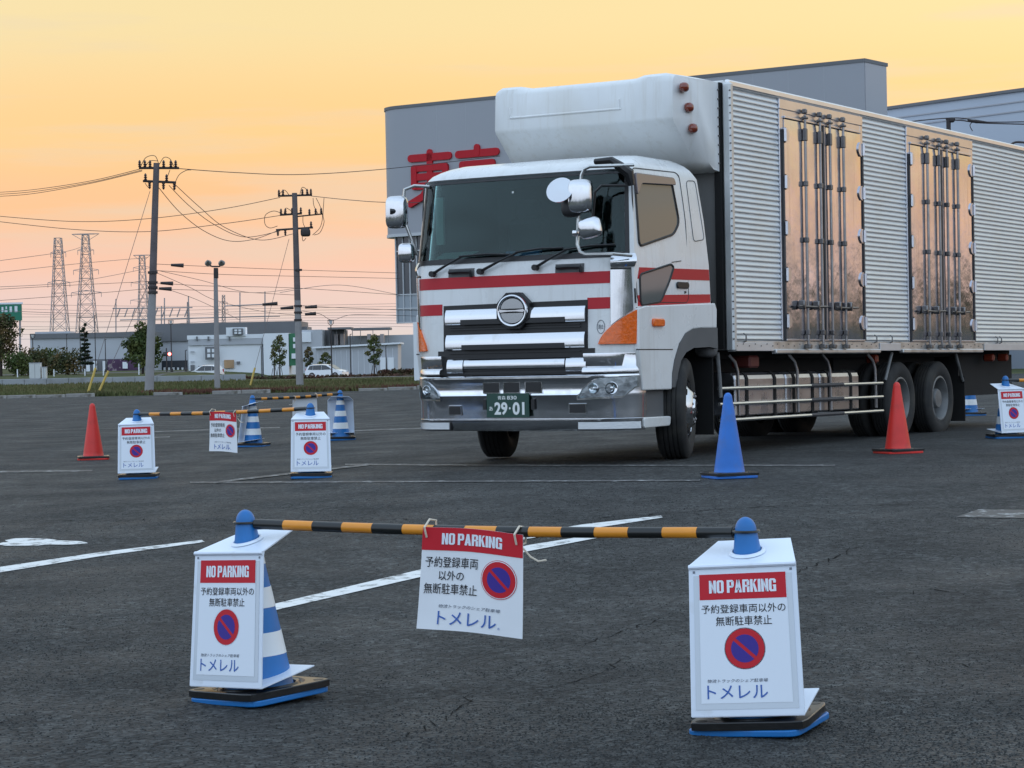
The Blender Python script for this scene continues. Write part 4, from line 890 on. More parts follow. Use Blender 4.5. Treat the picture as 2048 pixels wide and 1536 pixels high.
# ================================================================== cones, signs, bars
BLUE = mat('blue cone plastic', (0.008, 0.150, 0.43), 0.42, var=0.10, vscale=6, spec=0.5, dirt=(0.03, 0.09, 0.26), dscale=5, dmin=0.55, dmax=0.85)
BLUE2 = mat('bright blue cone plastic', (0.012, 0.155, 0.56), 0.45, var=0.12, vscale=6, dirt=(0.06, 0.13, 0.34), dscale=7, dmin=0.5, dmax=0.8, streak=(0.05, 0.13, 0.40))
REDC = mat('red cone plastic', (0.68, 0.028, 0.020), 0.45, var=0.10, vscale=6, dirt=(0.30, 0.03, 0.02), dscale=5, dmin=0.55, dmax=0.85)
BAND = mat('reflective white band', (0.78, 0.80, 0.80), 0.4)
RUBW = mat('black rubber weight', (0.010, 0.010, 0.010), 0.28, var=0.2, vscale=10, bump=0.15, bscale=30)
BOARD = mat('white sign board', (0.74, 0.81, 0.90), 0.35, var=0.02, vscale=4, dirt=(0.55, 0.58, 0.60), dscale=9, dmin=0.62, dmax=0.85)
PAPERW = mat('sign paper', (0.77, 0.83, 0.90), 0.4)
POCKET = mat('clear sign pocket', (0.58, 0.64, 0.70), 0.25, coat=0.5)
SRED = mat('sign red', (0.56, 0.022, 0.035), 0.45, spec=0.2)
SNAVY = mat('symbol blue', (0.055, 0.035, 0.27), 0.45, spec=0.2)
SBLK = mat('sign black ink', (0.018, 0.018, 0.022), 0.5, spec=0.2)
SGRY = mat('sign grey ink', (0.16, 0.18, 0.22), 0.5)
SBLU = mat('logo blue ink', (0.035, 0.12, 0.42), 0.5)
CLOTH = mat('white banner cloth', (0.80, 0.83, 0.86), 0.7, var=0.03, vscale=8)
YEL = mat('bar orange', (0.75, 0.28, 0.025), 0.35, var=0.08, vscale=10)
BARB = mat('bar black', (0.012, 0.013, 0.012), 0.3)
CORD = mat('cream cord', (0.70, 0.62, 0.50), 0.8)
def make_cone(body, stripes):
    root = empty('traffic_cone')
    b = MB(); prof = [(0.140, 0.020), (0.137, 0.032), (0.128, 0.045)]
    for i in range(1, 13): t = i / 12; prof.append((0.128 + (0.036 - 0.128) * t, 0.045 + (0.655 - 0.045) * t))
    for a in range(15, 90, 15): prof.append((0.036 * math.cos(R(a)), 0.655 + 0.045 * math.sin(R(a))))
    prof.append((0.002, 0.70)); b.lathe(prof, 32); b.build('cone_body', body, root, smooth=True)
    f = MB(); h = 0.192
    pts = roundrect(-h, h, -h, h, 0.045, 5); f.prism(pts, lambda x, y: (x, y, 0.021), lambda x, y: (x, y, 0.0)); f.build('base_flange', body, root, bevel=0.004)
    if stripes:
        for z0, z1 in ((0.495, 0.555), (0.335, 0.41), (0.16, 0.245)):
            rr = lambda z: 0.128 + (0.036 - 0.128) * (z - 0.045) / 0.61 + 0.0015
            MB().lathe([(rr(z0) - 0.004, z0), (rr(z0), z0), (rr(z1), z1), (rr(z1) - 0.004, z1)], 32).build('reflective_band', BAND, root, smooth=True)
    return root
def make_weight(th=0.026):
    w = MB(); h = 0.195; n = 40
    def ring_pts(r, z): return [(r * math.cos(2 * math.pi * i / n), r * math.sin(2 * math.pi * i / n), z) for i in range(n)]
    sq = []
    for i in range(n):
        a = 2 * math.pi * i / n; c, s = math.cos(a), math.sin(a); k = h / max(abs(c), abs(s)); k = min(k, 0.262); sq.append((c * k, s * k))
    z0, z1 = 0.0225, 0.0225 + th
    rows_ = [[(x, y, z0) for x, y in sq], [(x, y, z1 - 0.003) for x, y in sq], [(x * 0.985, y * 0.985, z1) for x, y in sq], ring_pts(0.172, z1), ring_pts(0.168, z1 - 0.008), ring_pts(0.156, z1 - 0.008), ring_pts(0.150, z1 + 0.004), ring_pts(0.138, z1), ring_pts(0.136, z0)]
    for r in rows_: w.v += r
    m = len(rows_)
    for j in range(m):
        for i in range(n): w.f.append((j * n + i, j * n + (i + 1) % n, ((j + 1) % m) * n + (i + 1) % n, ((j + 1) % m) * n + i))
    root = w.build('rubber_weight', RUBW, smooth=True)
    for a in (45, 225):
        MB().lathe([(0.02, z1 - 0.004), (0.02, z1 + 0.001), (0.001, z1 + 0.001)], 12, Matrix.Translation((0.222 * math.cos(R(a)), 0.222 * math.sin(R(a)), 0))).build('grip_hole', BLK, root)
    return root
def symbol(fn, cx, cy, r, parent):                     # no parking disc; fn maps flat sign coordinates (m) to the surface
    n = 32; ci = lambda k: [(cx + r * k * math.cos(2 * math.pi * i / n), cy + r * k * math.sin(2 * math.pi * i / n)) for i in range(n)]
    def fan(poly, off, name, m, par):
        mb = MB(); c = (sum(p[0] for p in poly) / len(poly), sum(p[1] for p in poly) / len(poly)); k = len(poly)
        
        R_ = 4
        for r_ in range(R_): mb.v += [tuple(fn(c[0] + (p[0] - c[0]) * (1 - r_ / R_), c[1] + (p[1] - c[1]) * (1 - r_ / R_), off)) for p in poly]
        mb.v.append(tuple(fn(*c, off)))
        for r_ in range(R_ - 1): mb.f += [(r_ * k + i, r_ * k + (i + 1) % k, (r_ + 1) * k + (i + 1) % k, (r_ + 1) * k + i) for i in range(k)]
        mb.f += [((R_ - 1) * k + i, (R_ - 1) * k + (i + 1) % k, R_ * k) for i in range(k)]; return mb.build(name, m, par, fix=False)
    d = fan(ci(1.08), 0.0016, 'symbol_edge', SRED, parent); fan(ci(1.045), 0.0022, 'symbol_margin', PAPERW, d)
    fan(ci(1.0), 0.0028, 'symbol_disc', SRED, d)
    dv = (math.cos(R(-42)), math.sin(R(-42))); nv = (-dv[1], dv[0])
    for sg in (1, -1):
        poly = []; a0 = math.degrees(math.asin(0.085 / 0.70))
        for i in range(17):
            a = R(a0 + (180 - 2 * a0) * i / 16); x, y = 0.70 * math.cos(a), sg * 0.70 * math.sin(a)
            poly.append((cx + r * (x * dv[0] + y * nv[0]), cy + r * (x * dv[1] + y * nv[1])))
        p0, p1 = poly[-1], poly[0]; poly += [(p0[0] + (p1[0] - p0[0]) * t / 8, p0[1] + (p1[1] - p0[1]) * t / 8) for t in range(1, 8)]
        fan(poly, 0.0034, 'symbol_field', SNAVY, d)
def letters(fn, body, x0, x1, y0, y1, m, parent, bold=0.0, off=0.0034, slant=0.0, name='lettering'):
    tv, tf = text(body, bold); mb = MB()
    mb.add([fn(x0 + (x1 - x0) * x + slant * (y1 - y0) * y, y0 + (y1 - y0) * y, off) for x, y in tv], tf); return mb.build(name, m, parent, fix=False)
def quad(fn, x0, x1, y0, y1, off, name, m, parent, nx=1, ny=1):
    return MB().grid(lambda a, b: fn(x0 + (x1 - x0) * a, y0 + (y1 - y0) * b, off), nx, ny).build(name, m, parent, fix=False)
def block_text(fn, body, x0, x1, y0, y1, m, parent, off):      # heavy condensed capitals
    S = 0.235; q = lambda a, b, c, d: [(a, b), (c, b), (c, d), (a, d)]
    W1 = 0.62
    GL = {'N': [q(0, 0, S, 1), q(W1 - S, 0, W1, 1), [(S * 0.55, 1), (S, 1), (W1 - S * 0.55, 0), (W1 - S, 0)]],
          'O': [q(0, .12, S, .88), q(W1 - S, .12, W1, .88), [(0, .88), (W1, .88), (W1 - .12, 1), (.12, 1)], [(0, .12), (.12, 0), (W1 - .12, 0), (W1, .12)], q(S, .85, W1 - S, .88), q(S, .12, W1 - S, .15)],
          'P': [q(0, 0, S, 1), q(S, .84, W1 - .12, 1), q(S, .40, W1 - .12, .55), [(W1 - S, .52), (W1, .52), (W1, .88), (W1 - S, .88)], [(W1 - .12, 1), (W1 - .12, .84), (W1, .88)], [(W1 - .12, .40), (W1, .52), (W1 - .12, .55)]],
          'A': [[(0, 0), (S, 0), (.40, 1), (.20, 1)], [(.64 - S, 0), (.64, 0), (.44, 1), (.24, 1)], q(.16, .2, .48, .35)],
          'R': [q(0, 0, S, 1), q(S, .84, W1 - .12, 1), q(S, .42, W1 - .10, .57), [(W1 - S, .52), (W1, .54), (W1, .88), (W1 - S, .88)], [(W1 - .12, 1), (W1 - .12, .84), (W1, .88)], q(W1 - S, 0, W1, .46)],
          'K': [q(0, 0, S, 1), [(S * .8, .42), (S * 1.2, .62), (W1, 1), (W1 - S, 1)], [(S, .56), (S + .14, .74), (W1 + .02, 0), (W1 - S, 0)]],
          'I': [q(0, 0, S, 1)],
          'G': [q(0, .12, S, .88), [(0, .88), (W1, .88), (W1 - .12, 1), (.12, 1)], [(0, .12), (.12, 0), (W1, 0), (W1, .12)], q(W1 - S, .66, W1, .88), q(W1 - S, .12, W1, .52), q(.33, .40, W1 - S, .52), q(S, .85, W1 - S, .88), q(S, .12, W1 - S, .15)]}
    ad = {'I': S, 'A': 0.64, ' ': 0.22}; x = 0; out = []
    for c in body:
        out += [[(px + x, py) for px, py in p] for p in GL.get(c, [])]; x += ad.get(c, W1) + (0.055 if c != ' ' else 0)
    x -= 0.055; mb = MB()
    for p in out: mb.add([fn(x0 + (x1 - x0) * px / x, y0 + (y1 - y0) * py, off) for px, py in p], [tuple(range(len(p)))])
    return mb.build('lettering', m, parent, fix=False)
SW = 0.366
def make_sign():
    root = empty('cone_sign')
    T0, B0 = Vector((0, -0.098, 0.550)), Vector((0, -0.172, 0.066)); Hh = (T0 - B0).length; up = (T0 - B0).normalized(); nrm = Vector((0, -up.z, up.y))
    if nrm.y > 0: nrm = -nrm
    def fn(x, y, off): return B0 + Vector((x * (1.03 - 0.05 * y / Hh), 0, 0)) + up * y + nrm * off      # x from the middle, y from the bottom
    MB().sheet(lambda a, b, o: fn((a - 0.5) * SW, b * Hh, 0.0 if not o else -0.005), 1, 1, 1).build('front_board', BOARD, root)
    def top(a, b, o):
        w = SW * (0.98 - 0.30 * b); return Vector(((a - 0.5) * w, -0.098 + 0.218 * b, 0.555 + 0.058 * b - (0.005 if o else 0)))
    MB().sheet(top, 1, 1, 1).build('top_board', BOARD, root)
    MB().tube([T0 + Vector((-SW * 0.49, -0.001, -0.001)), T0 + Vector((SW * 0.49, -0.001, -0.001))], 0.008, 8).build('folded_edge', BOARD, root, smooth=True)
    MB().lathe([(0.062, 0), (0.055, 0.008), (0.05, 0.008), (0.05, 0)], 24, Matrix.Translation((0, 0.0, 0.583)) @ Matrix.Rotation(R(14), 4, 'X')).build('neck_collar', BOARD, root, smooth=True)
    MB().sheet(lambda a, b, o: Vector(((a - 0.5) * SW * 1.02, -0.170 + 0.28 * b, 0.067 + 0.040 * b - (0.004 if o else 0))), 1, 1, 1).build('bottom_board', BOARD, root)
    quad(fn, -SW * 0.455, SW * 0.455, 0.022, Hh - 0.03, 0.0012, 'clear_pocket', POCKET, root)
    pp = quad(fn, -SW * 0.405, SW * 0.405, 0.042, Hh - 0.038, 0.0022, 'paper', PAPERW, root)
    rb = quad(fn, -SW * 0.40, SW * 0.40, Hh * 0.775, Hh * 0.945, 0.0030, 'red_band', SRED, root)
    block_text(fn, 'NO PARKING', -SW * 0.31, SW * 0.31, Hh * 0.818, Hh * 0.903, PAPERW, rb, 0.0040)
    letters(fn, '予約登録車両以外の', -SW * 0.385, SW * 0.385, Hh * 0.682, Hh * 0.742, SBLK, pp, 0.004)
    letters(fn, '無断駐車禁止', -SW * 0.255, SW * 0.255, Hh * 0.598, Hh * 0.662, SBLK, pp, 0.004)
    symbol(fn, 0.0, Hh * 0.445, SW * 0.178, pp)
    letters(fn, '物流トラックのシェア駐車場', -SW * 0.35, SW * 0.19, Hh * 0.222, Hh * 0.246, SGRY, pp, 0.008, slant=0.25)
    letters(fn, 'トメレル', -SW * 0.35, SW * 0.19, Hh * 0.115, Hh * 0.205, SBLU, pp, 0.005)
    for x in (-0.45, 0.45): quad(fn, SW * x - 0.004, SW * x + 0.004, Hh - 0.022, Hh - 0.014, 0.0015, 'rivet', SGRY, root)
    return root
# prototypes
pc = {'stripe': make_cone(BLUE, True), 'blue': make_cone(BLUE2, False), 'red': make_cone(REDC, False)}
pw_ = make_weight(); pw2 = make_weight(0.022); ps = make_sign(); used = set()
def put(proto, M, label, cat, group=None):
    o = proto if proto.name not in used else copy_tree(proto)
    used.add(o.name); used.add(proto.name); o.matrix_world = M; return tag(o, label, cat, group)
CONES = [   # key, kind, base pixel, sign yaw (deg) or None, tilt, base yaw, where
    ('FL', 'stripe', (520, 1398), -39, -3.4, -42, 'at the left end of the nearest black and orange bar'),
    ('FR', 'stripe', (1520, 1457), -18, -3.0, -25, 'at the right end of the nearest black and orange bar'),
    ('ML', 'stripe', (278, 957), 2, -0.6, 5, 'right beside the lone red cone, in the middle row'),
    ('MR', 'stripe', (623, 955), 4, 0.3, 5, 'between middle banner and truck, in the middle row'),
    ('BL', 'stripe', (507, 893), -97, 0.0, -10, 'behind the middle banner, left end of the far bar'),
    ('BR', 'stripe', (682, 880), 183, 0.0, 12, 'farthest left of the truck, right end of the far bar'),
    ('SR', 'stripe', (2013, 876), 24, 0.0, 8, 'at the right edge of the photo beside the rear wheels'),
    ('UT', 'stripe', (1940, 831), 200, 0.0, 15, 'half hidden behind the truck, seen past its rear wheels')]
cone_at = {}
NEAR = {'FL': 'near left', 'FR': 'near right', 'ML': 'middle left', 'MR': 'middle right', 'BL': 'far left', 'BR': 'far right', 'SR': 'right-edge', 'UT': 'half-hidden rear'}
SIGNLAB = {'FL': 'white no parking board on the near left cone, turned so its side shows', 'FR': 'white no parking board on the near right cone, largest of all boards',
           'ML': 'white no parking board on the cone next to the lone red cone', 'MR': 'white no parking board on the middle cone nearest the truck front',
           'BL': 'white board seen edge-on on the far striped cone behind the middle banner', 'BR': 'white board seen from behind on the farthest striped cone',
           'SR': 'white no parking board cut by the right edge of the photo', 'UT': 'white board mostly hidden behind the truck rear'}
for key, kind, px, yaw, tilt, byaw, where in CONES:
    p = gnd(*px); z = gz(p.x, p.y); dz = 0.19 * math.sin(abs(R(tilt))) * 0.6
    M = Matrix.Translation((p.x, p.y, z + dz)) @ Matrix.Rotation(R(tilt), 4, 'Y')
    cone_at[key] = M
    put(pc[kind], M @ Matrix.Rotation(R(byaw), 4, 'Z'), 'blue cone with white bands, ' + where, 'traffic cone', 'blue cones carrying boards')
    put(pw_, M @ Matrix.Rotation(R(byaw + (6 if key == 'FR' else -3)), 4, 'Z'), 'black rubber weight round the foot of the ' + NEAR[key] + ' blue cone', 'cone weight', 'rubber cone weights')
    put(ps, M @ Matrix.Rotation(R(yaw), 4, 'Z'), SIGNLAB[key], 'sign', 'boards hung on cones')
for kind, px, rz, lab in (('red', (187, 919), 8, 'plain red cone standing alone at the far left'), ('blue', (1459, 955), 14, 'plain blue cone in front of the truck side, before the fuel tanks'), ('red', (1796, 906), 20, 'plain red cone in front of the truck rear wheels')):
    p = gnd(*px); M = place(p.x, p.y, gz(p.x, p.y), R(rz)); put(pc[kind], M, lab, 'traffic cone', 'plain cones')
    put(pw2, M @ Matrix.Rotation(R(4), 4, 'Z'), 'thin black weight round the foot of the ' + lab.split(' standing')[0].split(' in front')[0] + (' at far left' if px[0] < 300 else ' before the truck'), 'cone weight', 'rubber cone weights')
# bars between cones
def bar(a, b, label):
    a, b = Vector(a), Vector(b); d = (b - a); Ln = d.length; d.normalize(); t0, t1 = 0.045, Ln - 0.045; n = 15; root = None
    for i in range(n):
        u0, u1 = t0 + (t1 - t0) * i / n, t0 + (t1 - t0) * (i + 1) / n; bow = lambda u: Vector((0, 0, -0.012 * math.sin(math.pi * u / Ln)))
        mb = MB().tube([a + d * u0 + bow(u0), a + d * u1 + bow(u1)], 0.0195 if i % 2 == 0 else 0.0190, 12)
        if root is None: root = empty('cone_bar', Matrix.Translation(a), label, 'cone bar', 'black and orange bars')
        o = mb.build('black_section' if i % 2 == 0 else 'orange_section', BARB if i % 2 == 0 else YEL, root, smooth=True); o.matrix_parent_inverse = Matrix.Translation(-a)
    for c, sg in ((a, 1), (b, -1)):
        g = MB().tube([c + Vector((0.043 * math.cos(t), 0.043 * math.sin(t), 0.004)) for t in [2 * math.pi * i / 20 for i in range(20)]], 0.005, 6, closed=True)
        g.tube([c + d * sg * 0.04, c + d * sg * 0.075], 0.016, 8); o = g.build('end_ring', BARB, root, smooth=True); o.matrix_parent_inverse = Matrix.Translation(-a)
    return a, b
def hook(k): return cone_at[k] @ Vector((0, 0, 0.648))
BN = {}
BN['F'] = bar(hook('FL'), hook('FR'), 'nearest black and orange striped bar, running across the foreground')
BN['M'] = bar(hook('ML'), hook('MR'), 'middle black and orange bar, carrying the small front-facing banner')
BN['B'] = bar(hook('BL'), hook('BR'), 'farthest black and orange bar, left of the truck front')
e = hook('SR') + Vector((1.85, 0.7, 0.0)); ge = Matrix.Translation((e.x, e.y, gz(e.x, e.y))); put(pc['stripe'], ge, 'striped blue cone beyond the right edge holding the far bar end', 'traffic cone', 'blue cones carrying boards')
BN['S'] = bar(hook('SR'), ge @ Vector((0, 0, 0.648)), 'striped bar leaving the photo at the right edge')
# banners
def banner(a, b, t, W_, H_, lab, flip=False, lean=0.0):
    d = (b - a).normalized(); c = a + d * t - Vector((0, 0, 0.012)); f = Vector((d.y, -d.x, 0)).normalized()       # f faces the viewer
    if flip: f = -f; d = -d
    root = empty('banner', Matrix.Translation(c), lab, 'banner', 'cloth banners on the bars'); inv = Matrix.Translation(-c)
    def fn(x, y, off):                                # x from the middle, y down from the top edge
        w = 0.005 * math.sin(x * 14 + y * 5) * (y / H_) + 0.012 * (y / H_) ** 2
        return c + d * (x + lean * y + 0.012 * (y / H_) * (x / W_) * 2) + Vector((0, 0, -y - 0.002 + 0.004 * math.cos(x / W_ * 5.0) + 0.010 - 0.022 * (x / W_ + 0.1))) + f * (0.024 + w + off)
    def gfn(x, y, off): return fn(x, H_ - y, off)     # y up from the bottom
    def own(o): o.matrix_parent_inverse = inv; return o
    cl = own(MB().sheet(lambda a_, b_, o: fn((a_ - 0.5) * W_, b_ * H_, 0.0 if not o else -0.002), 16, 12, 1).build('cloth', CLOTH, root, smooth=True))
    rb = quad(gfn, -W_ / 2, W_ / 2, H_ * 0.775, H_, 0.0014, 'red_band', SRED, cl, 16, 4)
    block_text(gfn, 'NO PARKING', -W_ * 0.30, W_ * 0.30, H_ * 0.835, H_ * 0.945, PAPERW, cl, 0.0032)
    letters(gfn, '予約登録車両', -W_ * 0.455, W_ * 0.07, H_ * 0.610, H_ * 0.715, SBLK, cl, 0.004, 0.0028)
    letters(gfn, '以外の', -W_ * 0.315, -W_ * 0.065, H_ * 0.485, H_ * 0.580, SBLK, cl, 0.004, 0.0028)
    letters(gfn, '無断駐車禁止', -W_ * 0.455, W_ * 0.07, H_ * 0.350, H_ * 0.455, SBLK, cl, 0.004, 0.0028)
    symbol(gfn, W_ * 0.275, H_ * 0.535, W_ * 0.16, cl)
    letters(gfn, '物流トラックのシェア駐車場', -W_ * 0.30, W_ * 0.29, H_ * 0.218, H_ * 0.252, SGRY, cl, 0.008, 0.0028, 0.25)
    letters(gfn, 'トメレル', -W_ * 0.30, W_ * 0.26, H_ * 0.055, H_ * 0.185, SBLU, cl, 0.005, 0.0028)
    letters(gfn, '®', W_ * 0.275, W_ * 0.295, H_ * 0.055, H_ * 0.078, SBLU, cl, 0.0, 0.0028)
    for x in (-W_ * 0.455, W_ * 0.44):
        q0 = fn(x, 0.035, 0.004); lp = [q0 + Vector((0, 0, 0)), q0 + f * 0.014 + Vector((0, 0, 0.035)), q0 + Vector((0, 0, 0.062)) - f * 0.01 + d * 0.008, q0 - f * 0.055 + Vector((0, 0, 0.055)) + d * 0.01, q0 - f * 0.062 + Vector((0, 0, 0.0)) + d * 0.006, q0 - f * 0.02 + Vector((0, 0, -0.006))]
        own(MB().tube(lp, 0.004, 6, closed=True).build('tie_cord', CORD, root, smooth=True))
    q0 = fn(W_ * 0.46, 0.05, -0.03); own(MB().tube([q0, q0 + d * 0.03 + Vector((0, 0, -0.03)), q0 + d * 0.06 + Vector((0, 0, -0.045)), q0 + d * 0.09 + Vector((0, 0, -0.04))], 0.0035, 6).build('loose_cord', CORD, root, smooth=True))
    return root
a, b = BN['F']; L_ = (b - a).length
banner(a, b, 0.965, 0.396, 0.362, 'cloth no parking banner on the nearest bar, largest in the photo', lean=-0.055)
a, b = BN['M']; banner(a, b, (b - a).length * 0.525, 0.385, 0.385, 'small cloth banner on the middle bar, facing the camera', lean=0.0)
a, b = BN['B']; banner(a, b, (b - a).length * 0.60, 0.385, 0.385, 'far cloth banner seen from its blank back', flip=True)

# ================================================================== poles, wires, lamps
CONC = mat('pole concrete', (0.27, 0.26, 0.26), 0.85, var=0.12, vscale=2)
POLED = mat('silhouette-dark pole', (0.12, 0.10, 0.10), 0.8, var=0.2, vscale=2)  # the pole top's silhouette against the sky is put into this dark tone
DKM = mat('dark line hardware', (0.035, 0.028, 0.028), 0.7)
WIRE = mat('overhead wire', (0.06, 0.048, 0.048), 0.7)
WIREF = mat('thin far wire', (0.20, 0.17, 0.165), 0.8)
GALV = mat('haze-pale galvanised steel', (0.34, 0.31, 0.31), 0.6, 0.3, var=0.1, vscale=0.3)  # light grey also carries the haze over the far pylons
YCOV = mat('yellow guy cover', (0.60, 0.42, 0.10), 0.6, var=0.1)
PORC = mat('brown insulator', (0.05, 0.03, 0.028), 0.4)
def wire(pts, Y0, Y1, r, label, m=WIRE, group='overhead wires', name='power_line', n=10):
    P_ = [at(px, py, Y0 + (Y1 - Y0) * i / (len(pts) - 1)) for i, (px, py) in enumerate(pts)]
    out = []
    for i in range(len(P_) - 1):                         # smooth curve through the points
        p0, p1, p2, p3 = P_[max(0, i - 1)], P_[i], P_[i + 1], P_[min(len(P_) - 1, i + 2)]
        for k in range(n):
            t = k / n; out.append(0.5 * ((2 * p1) + (p2 - p0) * t + (2 * p0 - 5 * p1 + 4 * p2 - p3) * t * t + (3 * p1 - p0 - 3 * p2 + p3) * t ** 3))
    out.append(P_[-1]); return tag(MB().tube(out, r, 5).build(name, m, smooth=True), label, 'wire', group)
def pole(bx_, by_, tx, ty, Y, r0, r1, label):
    b, t = at(bx_, by_, Y), at(tx, ty, Y); b.z = G(b.x, b.y) - 0.1
    mid = b * 0.55 + t * 0.45
    root = empty('utility_pole', Matrix.Translation(b), label, 'utility pole', 'utility poles behind the lot')
    def own(o): o.matrix_parent_inverse = Matrix.Translation(-b); return o
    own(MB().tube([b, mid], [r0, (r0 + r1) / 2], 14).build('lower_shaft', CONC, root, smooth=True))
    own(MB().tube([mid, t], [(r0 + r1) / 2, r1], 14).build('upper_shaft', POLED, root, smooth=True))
    return root, own
def insul(mb, p, h=0.28, up=1):
    mb.lathe([(0.03, 0), (0.07, 0.04 * up), (0.035, 0.08 * up), (0.075, 0.12 * up), (0.035, 0.16 * up), (0.06, 0.2 * up), (0.02, h * up)], 8, Matrix.Translation(p))
def arm(own, root, p0, p1, Y, ins, r=0.05, name='crossarm'):
    a, b = at(*p0, Y), at(*p1, Y); o = own(MB().tube([a, b], r, 6).build(name, DKM, root))
    for k, up in ins:
        mb = MB(); insul(mb, a * (1 - k) + b * k + Vector((0, -0.02, 0.03 * up)), up=up); i = own(mb.build('insulator', PORC, root, smooth=True))
    return o
def loops(own, root, lst, Y, r=0.014):
    for pts in lst:
        q = [at(*p, Y) for p in pts]; out = []
        for i in range(len(q) - 1):
            p0, p1, p2, p3 = q[max(0, i - 1)], q[i], q[i + 1], q[min(len(q) - 1, i + 2)]
            for k in range(5):
                t = k / 5; out.append(0.5 * ((2 * p1) + (p2 - p0) * t + (2 * p0 - 5 * p1 + 4 * p2 - p3) * t * t + (3 * p1 - p0 - 3 * p2 + p3) * t ** 3))
        own(MB().tube(out + [q[-1]], r, 5).build('jumper_wire', DKM, root))
Y1 = 91.0
r1, own = pole(298, 792, 313, 326, Y1, 0.19, 0.12, 'tall leaning utility pole, left of the two')
arm(own, r1, (278, 336), (358, 336), Y1, [(0.02, 1), (0.15, 1), (0.28, 1), (0.62, 1), (0.80, 1), (0.92, 1)])
arm(own, r1, (286, 362), (352, 365), Y1, [(0.08, 1), (0.2, -1), (0.62, -1), (0.72, 1), (0.95, -1)])
loops(own, r1, [[(282, 332), (292, 315), (310, 312), (318, 330)], [(290, 334), (300, 322), (315, 322)], [(318, 330), (328, 315), (340, 318), (347, 332)], [(332, 362), (338, 345), (340, 340)], [(350, 366), (358, 350), (372, 341), (382, 340)], [(290, 366), (294, 372), (300, 378)]], Y1)
for px, py in ((354, 530), (333, 566), (330, 577)):
    own(MB().tube([at(px - 12, py, Y1), at(px + 13, py + 1, Y1)], [0.05, 0.085], 8).build('cable_closure', DKM, r1))
for zz in (545, 565, 575, 585): own(MB().lathe([(0.2, -0.05), (0.2, 0.05)], 12, Matrix.Translation(at(305.5, zz, Y1))).build('pole_band', DKM, r1))
Y2 = 112.0
r2, own2 = pole(600, 778, 589, 386, Y2, 0.19, 0.13, 'utility pole with transformer between the floodlight and the truck')
arm(own2, r2, (556, 392), (624, 390), Y2, [(0.03, 1), (0.15, 1), (0.72, 1), (0.86, 1), (0.97, 1)])
arm(own2, r2, (560, 430), (604, 427), Y2, [(0.05, 1), (0.25, 1), (0.55, 1), (0.95, 1)])
arm(own2, r2, (594, 433), (644, 428), Y2, [(0.5, 1), (0.75, 1), (0.97, 1)], 0.035, 'bracket_arm')
arm(own2, r2, (552, 460), (626, 455), Y2, [(0.05, -1), (0.25, -1), (0.95, 1)])
own2(sbox(MB(), at(611, 465, Y2), (0.24, 0.22, 0.20), 0.5).build('transformer', DKM, r2, smooth=True))
loops(own2, r2, [[(556, 392), (568, 380), (578, 390)], [(600, 388), (604, 375), (612, 378), (618, 390)], [(565, 428), (548, 422), (531, 430), (530, 448), (540, 456), (555, 452)], [(568, 428), (572, 416), (585, 424)], [(626, 396), (628, 412), (636, 428)], [(632, 396), (640, 412), (645, 432), (640, 455), (625, 470)], [(648, 396), (646, 430), (648, 445), (640, 465), (628, 470)], [(604, 470), (606, 482), (612, 476)], [(606, 430), (606, 445), (610, 455)]], Y2, 0.016)
for px, py, w in ((574, 616, 13), (622, 614, 12), (621, 628, 11), (540, 608, 15)):
    own2(MB().tube([at(px - w, py + 1, Y2), at(px + w, py - 1, Y2)], [0.06, 0.09], 8).build('cable_closure', DKM, r2))
for zz in (540, 612, 625, 640): own2(MB().lathe([(0.2, -0.05), (0.2, 0.05)], 12, Matrix.Translation(at(596, zz, Y2))).build('pole_band', DKM, r2))
# floodlight post
Y3 = 98.0; b = at(435, 788, Y3); b.z = G(b.x, b.y) - 0.1
fl = empty('floodlight_post', Matrix.Translation(b), 'slim post with two round floodlights between the utility poles', 'floodlight'); ownf = lambda o: (setattr(o, 'matrix_parent_inverse', Matrix.Translation(-b)), o)[1]
ownf(MB().tube([b, at(431, 540, Y3)], [0.13, 0.085], 12).build('shaft', CONC, fl, smooth=True)); ownf(MB().tube([at(416, 528, Y3), at(424, 533, Y3), at(438, 533, Y3), at(446, 527, Y3)], 0.035, 6).build('bracket', DKM, fl))
jb = ownf(MB().bev(-0.09, 0.09, -0.1, 0.1, -0.25, 0.2, 0.02).build('junction_box', DKM, fl)); jb.location = at(432, 545, Y3)
for px in (416, 443):
    c = at(px, 525, Y3); ownf(MB().lathe([(0.04, 0.15), (0.07, 0.05), (0.14, -0.03), (0.15, -0.06), (0.14, -0.062), (0.001, -0.05)], 16, Matrix.Translation(c) @ Matrix.Rotation(R(60), 4, 'X')).build('lamp_head', mat('lamp grey', (0.22, 0.21, 0.2), 0.4, 0.5), fl, smooth=True))
# wires
for i, (d, e) in enumerate(((0, 0), (3, 4), (5, 8))): wire([(-30, 386 + e), (60, 380 + e), (180, 362 + d), (284, 337 + d)], 120, Y1, 0.014, ('highest', 'second', 'third')[i] + ' of three wires rising from the left edge to the left pole top')
wire([(-30, 430), (150, 443), (300, 437), (450, 417), (560, 395)], 118, Y2, 0.016, 'upper of the two long wires sagging across the orange sky at left')
wire([(-30, 440), (150, 459), (300, 463), (450, 447), (560, 431)], 118, Y2, 0.016, 'lower of the two long wires sagging across the orange sky at left')
wire([(356, 337), (470, 345), (600, 349), (770, 338), (1000, 312)], Y1, 100, 0.016, 'wire from the left pole top towards the red building letters')
wire([(622, 392), (700, 400), (790, 405), (1000, 404)], Y2, 104, 0.016, 'wire from the right pole top running behind the cab mirror')
wire([(318, 376), (360, 425), (410, 463), (460, 482), (510, 478), (556, 461)], Y1, Y2, 0.015, 'left of three wires swooping between the two poles')
